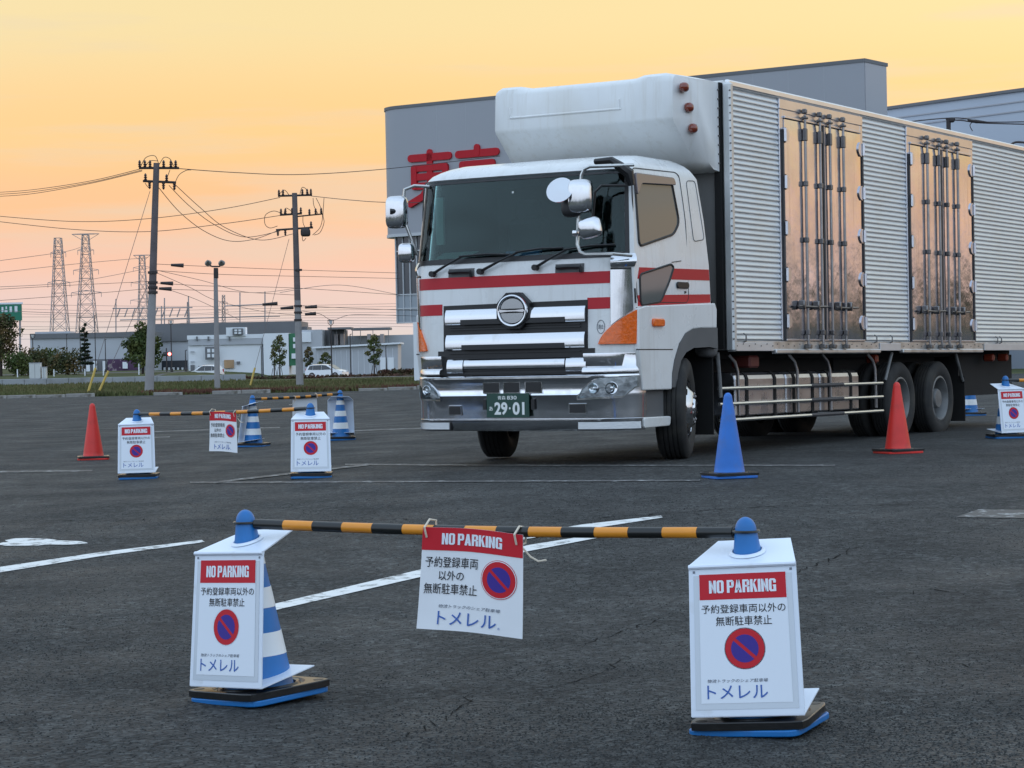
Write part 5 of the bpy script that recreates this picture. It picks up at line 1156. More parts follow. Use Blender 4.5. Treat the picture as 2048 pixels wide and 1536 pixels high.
wire([(338, 371), (380, 413), (430, 450), (490, 474), (560, 462)], Y1, Y2, 0.015, 'middle of three wires swooping between the two poles')
wire([(351, 370), (400, 415), (450, 455), (520, 480), (585, 468)], Y1, Y2, 0.015, 'right of three wires swooping between the two poles')
hz = [[(-30, 580), (150, 570), (300, 563)], [(-30, 603), (150, 590), (300, 577)], [(312, 528), (420, 533), (600, 540), (800, 546)], [(312, 541), (450, 549), (620, 553), (800, 557)],
      [(312, 566), (420, 572), (590, 576), (800, 590)], [(312, 578), (440, 582), (590, 590)], [(605, 612), (720, 617), (860, 622)], [(605, 622), (640, 628), (665, 640), (700, 630), (760, 630), (860, 633)],
      [(-30, 548), (150, 528), (296, 515)], [(-30, 525), (120, 505), (160, 495)], [(-30, 575), (140, 565), (280, 540)], [(-30, 620), (200, 628), (320, 622)], [(312, 545), (380, 575), (430, 600), (520, 622), (590, 630)],
      [(312, 540), (400, 560), (500, 585), (590, 577)], [(340, 580), (400, 602), (480, 640)], [(560, 585), (680, 570), (800, 590)]]
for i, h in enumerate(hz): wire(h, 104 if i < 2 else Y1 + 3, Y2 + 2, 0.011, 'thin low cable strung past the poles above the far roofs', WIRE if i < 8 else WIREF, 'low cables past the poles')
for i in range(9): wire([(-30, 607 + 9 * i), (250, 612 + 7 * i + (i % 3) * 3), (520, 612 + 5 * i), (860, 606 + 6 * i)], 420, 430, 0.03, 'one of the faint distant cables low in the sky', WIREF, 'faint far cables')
# guy wires with yellow covers
for top, mid, bot, Y, lab in (((300, 382), (264, 505), (175, 792), 95, 'guy wire with yellow cover, leftmost'), ((300, 560), (255, 660), (196, 790), 96, 'guy wire with yellow cover, just right of the leftmost'), ((578, 478), (560, 560), (500, 784), 113, 'guy wire with yellow cover at the floodlight post')):
    a, b = at(*top, Y), at(*bot, Y); b.z = G(b.x, b.y); g = empty('guy_wire', Matrix.Translation(b), lab, 'guy wire', 'guy wires')
    for o in (MB().tube([a, b], 0.012, 5).build('strand', WIREF, g), MB().tube([b, b + (a - b) * (0.13 if top[1] < 500 else 0.2)], 0.05, 8).build('yellow_cover', YCOV, g, smooth=True)): o.matrix_parent_inverse = Matrix.Translation(-b)
# lattice pylons
def pylon(px0, px1, ptop, pbot, wtop, wbot, Y, label, crown=0, arms=()):
    b, t = at(px1, pbot, Y), at(px0, ptop, Y); b.z = -1; s = scl(Y)
    H = t.z - b.z; n = 11; lv = []
    mb = MB(); k = 0.10
    for i in range(n + 1):
        q = 1 - (1 - i / n) ** 1.15; z = H * q; w = (wbot + (wtop - wbot) * q ** 0.8) * s / 2; c = b * (1 - q) + t * q
        lv.append([Vector((c.x + sx * w, c.y + sy * w, b.z + z)) for sx, sy in ((-1, -1), (1, -1), (1, 1), (-1, 1))])
    for i in range(n):
        for j in range(4):
            mb.tube([lv[i][j], lv[i + 1][j]], k * 1.5, 4); j2 = (j + 1) % 4
            mb.tube([lv[i][j], lv[i + 1][j2]], k * 0.8, 3); mb.tube([lv[i][j2], lv[i + 1][j]], k * 0.8, 3); mb.tube([lv[i + 1][j], lv[i + 1][j2]], k * 0.8, 3)
    root = mb.build('pylon', GALV); tag(root, label, 'pylon', 'lattice pylons on the horizon')
    if crown:
        c = MB(); w = crown * s / 2; zt = t.z; cc = Vector((t.x, t.y, zt))
        for sg in (-1, 1): c.tube([cc + Vector((sg * w, 0, 0.3)), cc + Vector((sg * w * 0.25, 0, -1.6))], k, 4); c.tube([cc + Vector((sg * w, 0, 0.3)), cc + Vector((sg * w * .6, 1, 0.3))], k, 4)
        for dy in (-1.2, 1.2): c.tube([cc + Vector((-w, 0, 0.3)), cc + Vector((-w * .5, dy, 0.3)), cc + Vector((w * .5, dy, 0.3)), cc + Vector((w, 0, 0.3))], k * 1.5, 4)
        c.build('top_platform', GALV, root)
    for (py, wa) in arms:
        z = at(px0, py, Y).z; c = MB(); x = t.x + (b.x - t.x) * (py - ptop) / (pbot - ptop); w = wa * s / 2
        for sg in (-1, 1): c.tube([Vector((x, t.y, z + 0.7)), Vector((x + sg * w, t.y, z))], k, 4); c.tube([Vector((x, t.y, z - 0.7)), Vector((x + sg * w, t.y, z))], k, 4); c.tube([Vector((x + sg * w, t.y, z)), Vector((x + sg * w, t.y, z - 1.5))], k, 4)
        c.build('crossarm', GALV, root)
pylon(116, 120, 476, 690, 13, 46, 700, 'tapering lattice pylon with a flat narrow top, leftmost', arms=((505, 30), (565, 44)))
pylon(171, 174, 470, 690, 12, 54, 720, 'tallest lattice pylon with a wide platform on top', 54, arms=((500, 32), (540, 50), (585, 60)))
pylon(284, 288, 512, 690, 10, 30, 850, 'smaller lattice pylon close behind the left utility pole', 34, arms=((535, 36), (565, 46), (600, 50)))
pylon(376, 377, 604, 690, 3, 12, 1000, 'tiny far lattice mast beside the floodlight post')
pylon(447, 447, 590, 690, 5, 9, 1000, 'tiny far lattice mast right of the floodlight post', arms=((605, 16), (620, 18)))
# substation gantry
gx = empty('substation_gantry', Matrix.Translation(at(330, 690, 460)), 'thin steel gantry of the substation above the far roofs', 'gantry'); gi = gx.matrix_world.inverted()
for px, t_ in ((232, 598), (323, 612), (329, 596), (377, 592), (480, 585), (530, 583)): o = MB().tube([at(px, 700, 460), at(px, t_, 460)], 0.13, 5).build('gantry_post', GALV, gx); o.matrix_parent_inverse = gi
for a, b_ in (((225, 617), (385, 615)), ((240, 640), (560, 632)), ((450, 612), (540, 608))): o = MB().tube([at(*a, 460), at(*b_, 460)], 0.12, 5).build('gantry_beam', GALV, gx); o.matrix_parent_inverse = gi
for i in range(10): o = MB().tube([at(240 + i * 15, 617, 460), at(234 + i * 15, 634, 460)], 0.13, 5).build('gantry_insulator', GALV, gx); o.matrix_parent_inverse = gi

# ================================================================== buildings
BW = mat('white cladding', (0.72, 0.75, 0.78), 0.7, var=0.04, vscale=0.4)
BG = mat('grey cladding', (0.42, 0.44, 0.47), 0.7, var=0.05, vscale=0.4)
BGD = mat('dark grey cladding', (0.15, 0.155, 0.165), 0.75, var=0.08, vscale=0.4)  # lightened to stand in for haze over the distant roofs
BGN = mat('green panel', (0.03, 0.16, 0.075), 0.6)
BBR = mat('brown poster', (0.42, 0.27, 0.15), 0.7, var=0.3, vscale=1)
BDK = mat('dark glazing', (0.03, 0.035, 0.045), 0.2)
PURP = mat('purple banner', (0.07, 0.03, 0.075), 0.7, var=0.4, vscale=0.8, dirt=(0.25, 0.2, 0.22), dscale=1.5, dmin=0.55, dmax=0.6)
def face(root, x0, y0, x1, y1, Y, th, m, name, dy=0.0):        # a block whose front face fills the pixel rectangle at distance Y
    a, b = at(x0, y0, Y - dy), at(x1, y1, Y - dy); o = MB().bx(min(a.x, b.x), max(a.x, b.x), Y - dy, Y - dy + th, min(a.z, b.z), max(a.z, b.z)).build(name, m, root); o.matrix_parent_inverse = root.matrix_world.inverted(); return o
def bld(name, px, py, Y, label): return empty(name, Matrix.Translation(at(px, py, Y)), label, 'building', 'low buildings behind the verge')
B = bld('warehouse', 190, 752, 345, 'long low grey warehouse behind the trees at far left')
face(B, 60, 672, 300, 775, 345, 12, BG, 'wall'); face(B, 60, 668, 302, 673, 345, 12.5, BGD, 'parapet', 0.25); face(B, 165, 719, 300, 775, 345, 1, BGD, 'shop_front', 0.1)
face(B, 70, 664, 140, 669, 350, 4, BG, 'roof_unit'); face(B, 215, 719, 276, 745, 345, 0.3, PURP, 'purple_banner', 0.6); face(B, 245, 724, 255, 737, 345, 0.3, BW, 'white_mark', 0.95)
for x in (172, 186, 205): face(B, x, 722, x + 8, 750, 345, 0.2, BW, 'door_panel', 0.45)
B = bld('shop_building', 460, 752, 360, 'wide shop building with a dark roof band behind the white shop')
face(B, 308, 676, 640, 775, 360, 14, BG, 'wall'); face(B, 306, 648, 600, 677, 360, 15, BGD, 'roof_band', 0.4); face(B, 308, 722, 376, 775, 360, 1, BDK, 'shop_front', 0.2); face(B, 575, 654, 615, 676, 362, 8, BGD, 'roof_unit')
for i in range(6): face(B, 318 + i * 9, 735, 322 + i * 9, 752, 360, 0.3, BW, 'bollard_panel', 0.8)
B = bld('white_shop', 460, 752, 300, 'white flat-roofed shop with small dark signs on its wall')
face(B, 376, 676, 526, 775, 300, 10, BW, 'wall'); face(B, 374, 671, 528, 676, 300, 11, BW, 'parapet', 0.3); face(B, 376, 677, 526, 688, 300, 1, BG, 'eaves_band', 0.25)
face(B, 526, 667, 579, 775, 300, 10, BW, 'end_wall', 0.6); face(B, 578, 667, 598, 731, 300, 3, BGN, 'green_panel', 0.4); face(B, 583, 707, 598, 717, 300, 0.2, BW, 'white_notice', 0.75)
for q in (675, 688): face(B, 586, q, 596, q + 8, 300, 0.2, BW, 'green_panel_mark', 0.75)
face(B, 452, 655, 491, 672, 300, 2, BW, 'roof_sign', 0.5)
def kanji_box(x0, y0, x1, y1):
    face(B, x0, y0, x1, y1, 300, 0.3, BGD, 'sign_square', 0.95); w, h = x1 - x0, y1 - y0
    for fx in (0.18, 0.56):
        for fy in (0.15, 0.55): face(B, x0 + w * fx, y0 + h * fy, x0 + w * (fx + 0.26), y0 + h * (fy + 0.28), 300, 0.1, BW, 'sign_mark', 1.1)
kanji_box(465, 657, 486, 670); kanji_box(410, 694, 434, 719)
face(B, 448, 720, 468, 736, 300, 0.2, BBR, 'poster', 0.3); face(B, 473, 723, 480, 728, 300, 0.2, BGD, 'small_notice', 0.3); face(B, 381, 730, 389, 745, 300, 0.2, BGD, 'wall_hatch', 0.3)
for x in (392, 415, 457): face(B, x, 673, x + 3, 681, 300, 0.4, BGD, 'wall_lamp', 0.6)
for y in (702, 722): face(B, 381, y, 389, y + 3, 300, 0.1, BG, 'louvre', 0.3)
B = bld('grey_annex', 690, 750, 330, 'pale grey annex left of the big building')
face(B, 598, 660, 646, 775, 330, 8, BG, 'tower'); face(B, 600, 664, 622, 684, 330, 0.3, BW, 'tower_panel', 0.3); face(B, 646, 660, 690, 775, 336, 8, BGD, 'dark_block'); face(B, 690, 672, 860, 775, 345, 8, BG, 'back_wall')
face(B, 655, 655, 702, 658, 332, 6, BGD, 'flat_roof'); face(B, 702, 656, 780, 659, 340, 6, BGD, 'flat_roof')
for x in (657, 672, 690, 704, 720, 745, 776): face(B, x, 655, x + 2, 700, 333, 0.4, BGD, 'steel_post')
for x in (668, 680, 734, 760): face(B, x, 668, x + 8, 690, 334, 1.5, GALV, 'equipment')
B = bld('lean_to_shed', 720, 750, 270, 'corrugated lean-to shed with sloping pale roof left of the column')
a, b_, c, d = at(632, 697, 270), at(796, 688, 270), at(796, 775, 270), at(632, 775, 270)
o = MB().add([a, b_, c, d] + [p + Vector((0, 8, 0)) for p in (a, b_, c, d)], [(0, 1, 2, 3), (4, 5, 6, 7), (0, 1, 5, 4), (1, 2, 6, 5), (3, 0, 4, 7)]).build('wall', BG, B); o.matrix_parent_inverse = B.matrix_world.inverted()
up = Vector((0, 0, 0.2)); o = MB().add([a + Vector((-0.4, -0.5, 0)), b_ + Vector((0.3, -0.5, 0)), b_ + Vector((0.3, 8.5, 0)), a + Vector((-0.4, 8.5, 0))] + [p + up for p in (a + Vector((-0.4, -0.5, 0)), b_ + Vector((0.3, -0.5, 0)), b_ + Vector((0.3, 8.5, 0)), a + Vector((-0.4, 8.5, 0)))], [(0, 1, 2, 3), (4, 5, 6, 7), (0, 1, 5, 4), (1, 2, 6, 5), (2, 3, 7, 6), (3, 0, 4, 7)]).build('roof', BW, B); o.matrix_parent_inverse = B.matrix_world.inverted()
for i in range(14): face(B, 636 + i * 11.5, 703 - i * 0.5, 637 + i * 11.5, 775, 270, 0.1, BW, 'cladding_seam', 0.06)
for x in (760, 775): face(B, x, 715, x + 13, 752, 270, 0.2, BW, 'shed_door', 0.2)
# big building with the red characters
BIG = mat('big building cladding', (0.335, 0.345, 0.375), 0.6, 0.1, var=0.04, vscale=0.15)
BIG2 = mat('big building side', (0.39, 0.40, 0.43), 0.6, 0.1, var=0.04, vscale=0.15)
CWG = mat('curtain wall glass', (0.045, 0.05, 0.06), 0.15, spec=0.8)
CWP = mat('curtain wall panel', (0.30, 0.34, 0.38), 0.3, 0.2)
MUL = mat('mullion', (0.50, 0.52, 0.54), 0.5)
LET = mat('red letters', (0.46, 0.015, 0.025), 0.5, spec=0.2, var=0.05)
bl, brr = at(768, 470, 124), at(1735, 470, 107.5); bd = Vector((brr.x - bl.x, brr.y - bl.y, 0)); BL_ = bd.length; bd.normalize(); bn = Vector((bd.y, -bd.x, 0)); 
if bn.y > 0: bn = -bn
zb, zt = bl.z, at(765, 219, 124).z
BB = Matrix(((bd.x, -bn.x, 0, bl.x), (bd.y, -bn.y, 0, bl.y), (0, 0, 1, 0), (0, 0, 0, 1)))      # local x along the wall, y into the building
big = empty('big_store', BB, 'large grey building with red characters behind the truck', 'building')
sgz = scl(124)
def rr_plan(L0, L1, D, r, n=8):
    pts = [(L1, 0.0), (L1, D)] + [(L0, D)] + [(L0 + r - r * math.cos(R(90 * i / n)), r - r * math.sin(R(90 * i / n))) for i in range(n + 1)]; return pts
mb = MB(); mb.prism(rr_plan(-0.62, BL_, 2.4, 1.7), lambda x, y: (x, y, zt), lambda x, y: (x, y, zb)); mb.build('sign_wall', BIG, big, smooth=True)
mb = MB(); mb.prism(rr_plan(-0.68, BL_ + 0.05, 2.5, 1.74), lambda x, y: (x, y - 0.03, zt + 0.12), lambda x, y: (x, y - 0.03, zt - 0.05)); mb.build('coping', BGD, big, smooth=True)
mb = MB(); mb.prism(rr_plan(-0.68, BL_, 2.4, 1.74), lambda x, y: (x, y - 0.03, zb + 0.02), lambda x, y: (x, y - 0.03, zb - 0.14)); mb.build('soffit_trim', MUL, big, smooth=True)
MB().bx(BL_ + 0.003, BL_ + 0.02, 0.05, 2.35, zb, zt - 0.06).build('side_wall', BIG2, big)
nseam = 14
for i in range(1, nseam): x = 1.8 + (BL_ - 2) * i / nseam; MB().bx(x - 0.012, x + 0.012, -0.004, 0.01, zb, zt - 0.06).build('cladding_seam', BIG2, big)
z2, z3 = at(785, 590, 124).z, at(790, 646, 124).z; gx0, gx1 = 0.55, 6.5
MB().bx(gx0, gx1, 0.35, 8, z2, zb - 0.14).build('window_band', CWG, big); MB().bx(gx0 - 0.002, gx1, 0.34, 8, z3, z2 - 0.002).build('spandrel_band', CWP, big)
for i in range(12):
    x = gx0 + i * 0.47; MB().bx(x - 0.025, x + 0.025, 0.28, 0.36, z3, zb - 0.14).build('mullion', MUL, big)
for z in (z3, (z3 + z2) / 2, z2, z2 + (zb - z2) * 0.72): MB().bx(gx0 - 0.02, gx1, 0.285, 0.355, z - 0.03, z + 0.03).build('transom', MUL, big)
MB().bx(gx0 - 0.03, gx0 + 0.03, 0.26, 8, z3, zb - 0.14).build('corner_mullion', MUL, big)
MB().bx(8, BL_ - 0.5, 3, 20, -0.5, zb).build('ground_floor_wall', BIG, big)
# characters as rounded strokes (local metres on the wall)

def stroke(pts, w=0.21, dep=0.25, rt=None):
    dep = dep - 0.15; w = w * 0.92
    mb = MB()
    for (a, b) in zip(pts, pts[1:]):
        a, b = Vector(a), Vector(b); d = (b - a).normalized(); nn = Vector((-d.y, d.x)); poly = []
        for i in range(7): t = R(-90 + 180 * i / 6); q = b + d * w * math.cos(t) + nn * w * math.sin(t); poly.append((q.x, q.y))
        for i in range(7): t = R(90 + 180 * i / 6); q = a + d * w * math.cos(t) + nn * w * math.sin(t); poly.append((q.x, q.y))
        mb.prism(poly, lambda x, y: (x, -dep, y), lambda x, y: (x, 0.02, y))
        dep += 0.004
    return mb.build('character_stroke', LET, rt or big)
def wallxy(px, py):                                     # pixel on the sign wall -> local x, z
    r = cF * FPX + cR * (px - 1024) + cU * (768 - py); k = ((bl - EYE).dot(bn)) / r.dot(bn); p = EYE + r * k; return ((p - bl).dot(bd), p.z)
MB().bx(wallxy(825, 700)[0], wallxy(852, 700)[0], 0.1, 0.9, -0.6, z3).build('column', BW, big)
X0, Z0 = wallxy(817, 318); X1, _ = wallxy(905, 318); cw = X1 - X0; cx = (X0 + X1) / 2; zc = Z0
stroke([(cx, zc + 0.25), (cx, zc - 2.75)], 0.20); stroke([(X0 + 0.2, zc), (X1 - 0.2, zc)], 0.22)
for dz in (-0.55, -1.03, -1.52): stroke([(X0 + 0.42, zc + dz), (X1 - 0.42, zc + dz)], 0.20, 0.27)
for s in (X0 + 0.42, X1 - 0.42): stroke([(s, zc - 0.55), (s, zc - 1.52)], 0.20, 0.29)
stroke([(cx - 0.05, zc - 1.6), (cx - 0.5, zc - 2.1), (X0 + 0.15, zc - 2.45)], 0.2, 0.31); stroke([(cx + 0.05, zc - 1.6), (cx + 0.5, zc - 2.1), (X1 - 0.15, zc - 2.45)], 0.2, 0.31)
X0, Z0 = wallxy(912, 318); X1, _ = wallxy(1000, 310); cx = (X0 + X1) / 2
stroke([(cx, zc + 0.30), (cx, zc)], 0.20, 0.27); stroke([(X0 + 0.2, zc), (X1 - 0.2, zc)], 0.22)
stroke([(X0 + 0.45, zc - 0.55), (X1 - 0.45, zc - 0.55), (X1 - 0.45, zc - 1.25), (X0 + 0.45, zc - 1.25), (X0 + 0.45, zc - 0.55)], 0.2)
stroke([(cx, zc - 1.3), (cx, zc - 2.6)], 0.2); stroke([(cx - 0.55, zc - 1.7), (X0 + 0.25, zc - 2.4)], 0.2); stroke([(cx + 0.55, zc - 1.7), (X1 - 0.25, zc - 2.4)], 0.2)
# lower building at the right
LB = mat('pale blue cladding', (0.44, 0.49, 0.56), 0.6, 0.1, var=0.05, vscale=0.2)
rb0, rb1 = at(1735, 212, 128), at(2200, 183, 115); rd_ = Vector((rb1.x - rb0.x, rb1.y - rb0.y, 0)); RL = rd_.length + 25; rd_.normalize(); rn = Vector((rd_.y, -rd_.x, 0))
RM = Matrix(((rd_.x, -rn.x, 0, rb0.x), (rd_.y, -rn.y, 0, rb0.y), (0, 0, 1, 0), (0, 0, 0, 1))); rbz = at(1900, 206, 124).z
right_b = empty('pale_store', RM, 'pale blue-grey building at the right edge above the cargo roof', 'building')
MB().bx(0, RL, 0, 20, -0.5, rbz).build('wall', LB, right_b); MB().bx(-0.05, RL + 0.1, -0.12, 20.1, rbz, rbz + 0.16).build('coping', BGD, right_b)
for k_, z in enumerate((rbz - 0.55, rbz - 1.05)): MB().bx(0, RL, -0.05, 0.0, z, z + 0.07).build('cladding_line', BIG2, right_b)
# service line in front of it
YS = 70; b = at(1899, 720, YS); b.z = 0; sp_ = empty('service_pole', Matrix.Translation(b), 'short dark pole top with wires above the cargo roof at right', 'utility pole')
def owns(o): o.matrix_parent_inverse = Matrix.Translation(-b); return o
owns(MB().tube([b, at(1897, 236, YS)], 0.07, 8).build('shaft', DKM, sp_)); owns(MB().tube([at(1892, 238, YS), at(1910, 238, YS)], 0.04, 6).build('crossarm', DKM, sp_)); owns(sbox(MB(), at(1903, 240, YS), (0.09, 0.09, 0.08), 0.6).build('fitting', DKM, sp_))
wire([(1780, 248), (1850, 240), (1900, 236), (1930, 237), (1970, 244), (2080, 243)], YS, YS, 0.018, 'dark service wire above the cargo roof at the right')
wire([(1900, 240), (1925, 241), (1965, 246), (2080, 249)], YS, YS, 0.02, 'lower dark service wire above the cargo roof at the right')
wire([(1945, 262), (1940, 250), (1950, 240)], YS, YS, 0.014, 'short hanging wire end above the cargo roof')
owns(MB().tube([at(1935, 240, YS), at(1952, 243, YS), at(1978, 245, YS)], [0.02, 0.06, 0.02], 8).build('cable_closure', DKM, sp_))
wire([(2020, 290), (2036, 284), (2080, 290)], 60, 60, 0.03, 'knotted dark cable just over the cargo roof at the right edge')

# ================================================================== wall, cars, small things
wl = empty('concrete_wall', Matrix.Translation(at(200, 768, 165)), 'long low grey concrete wall along the grass at left', 'wall'); WC = mat('wall concrete', (0.30, 0.315, 0.33), 0.85, var=0.10, vscale=0.6, dirt=(0.17, 0.17, 0.16), dscale=0.7, dmin=0.5, dmax=0.8)
x0, x1 = at(-40, 765, 165).x, at(491, 755, 165).x; n = 12
for i in range(n):
    a, b_ = x0 + (x1 - x0) * i / n, x0 + (x1 - x0) * (i + 1) / n
    o = MB().bev(a + 0.012, b_ - 0.012, 165, 165.25, -0.05, 0.44, 0.02).build('wall_panel', WC, wl); o.matrix_parent_inverse = wl.matrix_world.inverted()
CARW = mat('white car paint', (0.72, 0.74, 0.76), 0.25, coat=0.5); CGL = mat('car glass', (0.02, 0.024, 0.028), 0.1, coat=0.5)
def car(M, Lc, Wc, Hc_, label, prof, win):
    root = empty('car', M, label, 'car', 'white cars by the far buildings')
    def sec(y, k, inset): return [(x * Lc, y, z * Hc_) for x, z in prof]
    mb = MB(); m = len(prof); ys_ = [(-0.5, 0.88), (-0.46, 0.97), (-0.2, 1.0), (0.2, 1.0), (0.46, 0.97), (0.5, 0.88)]
    for yy, k in ys_: mb.v += [(x * Lc * (0.97 + 0.03 * k), yy * Wc * (1 - 0.22 * max(0, (z - 0.55) / 0.45)), 0.12 * Hc_ + (z - 0.12) * Hc_ * (k if z > 0.9 else 1)) for x, z in prof]
    for i in range(len(ys_) - 1):
        for j in range(m): mb.f.append((i * m + j, i * m + (j + 1) % m, (i + 1) * m + (j + 1) % m, (i + 1) * m + j))
    mb.f.append(tuple(range(m))); mb.f.append(tuple((len(ys_) - 1) * m + j for j in reversed(range(m)))); mb.build('body', CARW, root, smooth=True)
    for sg in (-1, 1):
        for w in win: MB().prism(w, lambda x, z: (x * Lc, sg * (Wc * (0.5 - 0.11 * max(0, (z - 0.55) / 0.45)) + 0.012), z * Hc_), lambda x, z: (x * Lc, sg * Wc * 0.38, z * Hc_)).build('side_window', CGL, root)
    MB().prism([(0.29, 0.60), (0.12, 0.93), (0.135, 0.945), (0.315, 0.62)], lambda x, z: (x * Lc, -Wc * 0.40, z * Hc_), lambda x, z: (x * Lc, Wc * 0.40, z * Hc_)).build('windscreen', CGL, root)
    for x in (-0.31, 0.31):
        for sg in (-1, 1): t = MB().lathe([(0.29, -0.09), (0.30, 0.0), (0.29, 0.09)], 18, Matrix.Translation((x * Lc, sg * (Wc * 0.5 - 0.06), 0.29)) @ Matrix.Rotation(R(90), 4, 'X')).build('wheel', RUB, root, smooth=True); MB().lathe([(0.19, -0.1), (0.18, 0.1)], 14, Matrix.Translation((x * Lc, sg * (Wc * 0.5 - 0.06), 0.29)) @ Matrix.Rotation(R(90), 4, 'X')).build('rim', GALV, t)
    for sg in (-1, 1): MB().bev(Lc * 0.455, Lc * 0.49, sg * Wc * 0.33 - 0.16, sg * Wc * 0.33 + 0.16, Hc_ * 0.42, Hc_ * 0.52, 0.02).build('headlight', LAMPW, root); MB().bev(-Lc * 0.495, -Lc * 0.47, sg * Wc * 0.4 - 0.08, sg * Wc * 0.4 + 0.08, Hc_ * 0.45, Hc_ * 0.7, 0.02).build('tail_light', REDP, root)
    return root
prof = [(-0.49, 0.16), (-0.5, 0.45), (-0.47, 0.66), (-0.42, 0.90), (-0.33, 0.985), (-0.1, 1.0), (0.06, 0.97), (0.16, 0.87), (0.30, 0.62), (0.42, 0.55), (0.485, 0.45), (0.5, 0.18), (0.4, 0.12), (-0.4, 0.12)]
win = [[(-0.42, 0.64), (-0.38, 0.88), (-0.30, 0.92), (-0.30, 0.62)], [(-0.285, 0.62), (-0.285, 0.92), (-0.07, 0.935), (-0.07, 0.61)], [(-0.055, 0.61), (-0.055, 0.935), (0.05, 0.91), (0.22, 0.62)]]
p = at(654, 757, 212); car(Matrix.Translation((p.x, p.y, G(p.x, p.y) + 0.01)) @ Matrix.Rotation(R(-18), 4, 'Z'), 3.75, 1.65, 1.35, 'small white hatchback parked by the lamp post left of the truck', prof, win)
p = at(412, 752, 230); car(Matrix.Translation((p.x, p.y, G(p.x, p.y) - 0.85)) @ Matrix.Rotation(R(160), 4, 'Z'), 3.4, 1.5, 1.5, 'white car half hidden behind the low wall before the white shop', prof, win)
# cabinets
CAB = mat('cabinet paint', (0.55, 0.57, 0.56), 0.6, var=0.05, vscale=2)
for x0_, y0_, x1_, y1_, Y, lab in ((58, 727, 81, 752, 190, 'larger pale roadside cabinet behind the low wall'), (83, 735, 92, 752, 190, 'smaller pale roadside cabinet right beside the larger one')):
    a, b_ = at(x0_, y0_, Y), at(x1_, y1_, Y); c = Vector(((a.x + b_.x) / 2, Y + 0.3, 0)); gzv = G(c.x, Y); r_ = empty('roadside_cabinet', Matrix.Translation((c.x, c.y, gzv)), lab, 'cabinet', 'roadside cabinets')
    hw = (b_.x - a.x) / 2; hh = a.z - gzv; MB().bev(-hw, hw, -0.3, 0.3, 0.06, hh, 0.02).build('housing', CAB, r_); MB().bev(-hw - 0.03, hw + 0.03, -0.33, 0.33, hh, hh + 0.05, 0.01).build('lid', BG, r_); MB().bx(-hw * 0.9, hw * 0.9, -0.28, 0.28, -0.1, 0.06).build('plinth', BG, r_)
    MB().bx(-0.012, 0.012, -0.306, -0.30, 0.1, hh - 0.05).build('door_seam', BGD, r_)
# white marker posts on the left bank
for px, py, h_, wh in ((35, 750, 14, 'left of the pale cabinets'), (108, 752, 12, 'just right of the pale cabinets'), (170, 752, 12, 'at the foot of the conifer'), (207, 752, 26, 'tallest of them, before the purple banner'), (278, 750, 20, 'under the full round tree')):
    p = at(px, py, 200); z = G(p.x, p.y); o = MB().tube([(p.x, p.y, z - 0.05), (p.x, p.y, z + h_ * scl(200))], 0.05, 8); o.tube([(p.x, p.y, z + h_ * scl(200)), (p.x, p.y, z + h_ * scl(200) + 0.06)], 0.06, 8)
    tag(o.build('marker_post', BW, smooth=True), 'white marker post behind the low wall, ' + wh, 'post', 'white marker posts')
# street lamps
def lamp(px, ptop, Y, label, sq=True, pb=755, r=0.055):
    b_ = at(px, pb, Y); b_.z = G(b_.x, b_.y) - 0.05; t = at(px, ptop, Y); r_ = empty('street_lamp', Matrix.Translation(b_), label, 'street lamp', 'dark street lamps by the far road'); L_ = t.z - b_.z
    MB().tube([(0, 0, 0), (0, 0, L_ - (0.45 if sq else 0.05))], [r * 1.3, r * 0.8], 8).build('shaft', DKM, r_); MB().lathe([(r * 3, 0), (r * 2.4, 0.35), (r * 1.4, 0.45)], 10).build('base', DKM, r_)
    if sq:
        hd = MB()
        for sg in (-1, 1): hd.tube([(0, 0, L_ - 0.5), (sg * 0.24, 0, L_ - 0.32), (sg * 0.26, 0, L_)], 0.03, 5)
        hd.tube([(-0.26, 0, L_), (0.26, 0, L_)], 0.035, 5); hd.build('lantern_frame', DKM, r_); MB().lathe([(0.1, L_ - 0.4), (0.17, L_ - 0.06)], 8).build('lantern', mat('lantern glass', (0.5, 0.5, 0.5), 0.3), r_)
    else: MB().tube([(0, 0, L_ - 0.05), (0.18, 0, L_)], 0.04, 5).build('lamp_arm', DKM, r_)
lamp(67, 668, 235, 'street lamp with an open square lantern among the left bushes'); lamp(344, 640, 235, 'street lamp with an open square lantern beside the traffic light'); lamp(664, 640, 206, 'street lamp standing in front of the white hatchback', pb=757)
lamp(524, 692, 250, 'short dark lamp post before the white shop end wall', False); lamp(702, 668, 250, 'slim dark post left of the second young tree', False); lamp(773, 690, 250, 'slim dark post right of the second young tree', False)
lamp(372, 700, 240, 'slim dark post at the left corner of the white shop', False); lamp(162, 632, 300, 'tall thin dark mast behind the conifer', False); lamp(192, 630, 300, 'tall thin dark mast right of the conifer', False); lamp(212, 678, 280, 'slim dark post above the purple banner', False); lamp(135, 668, 300, 'slim dark post above the left bushes', False)
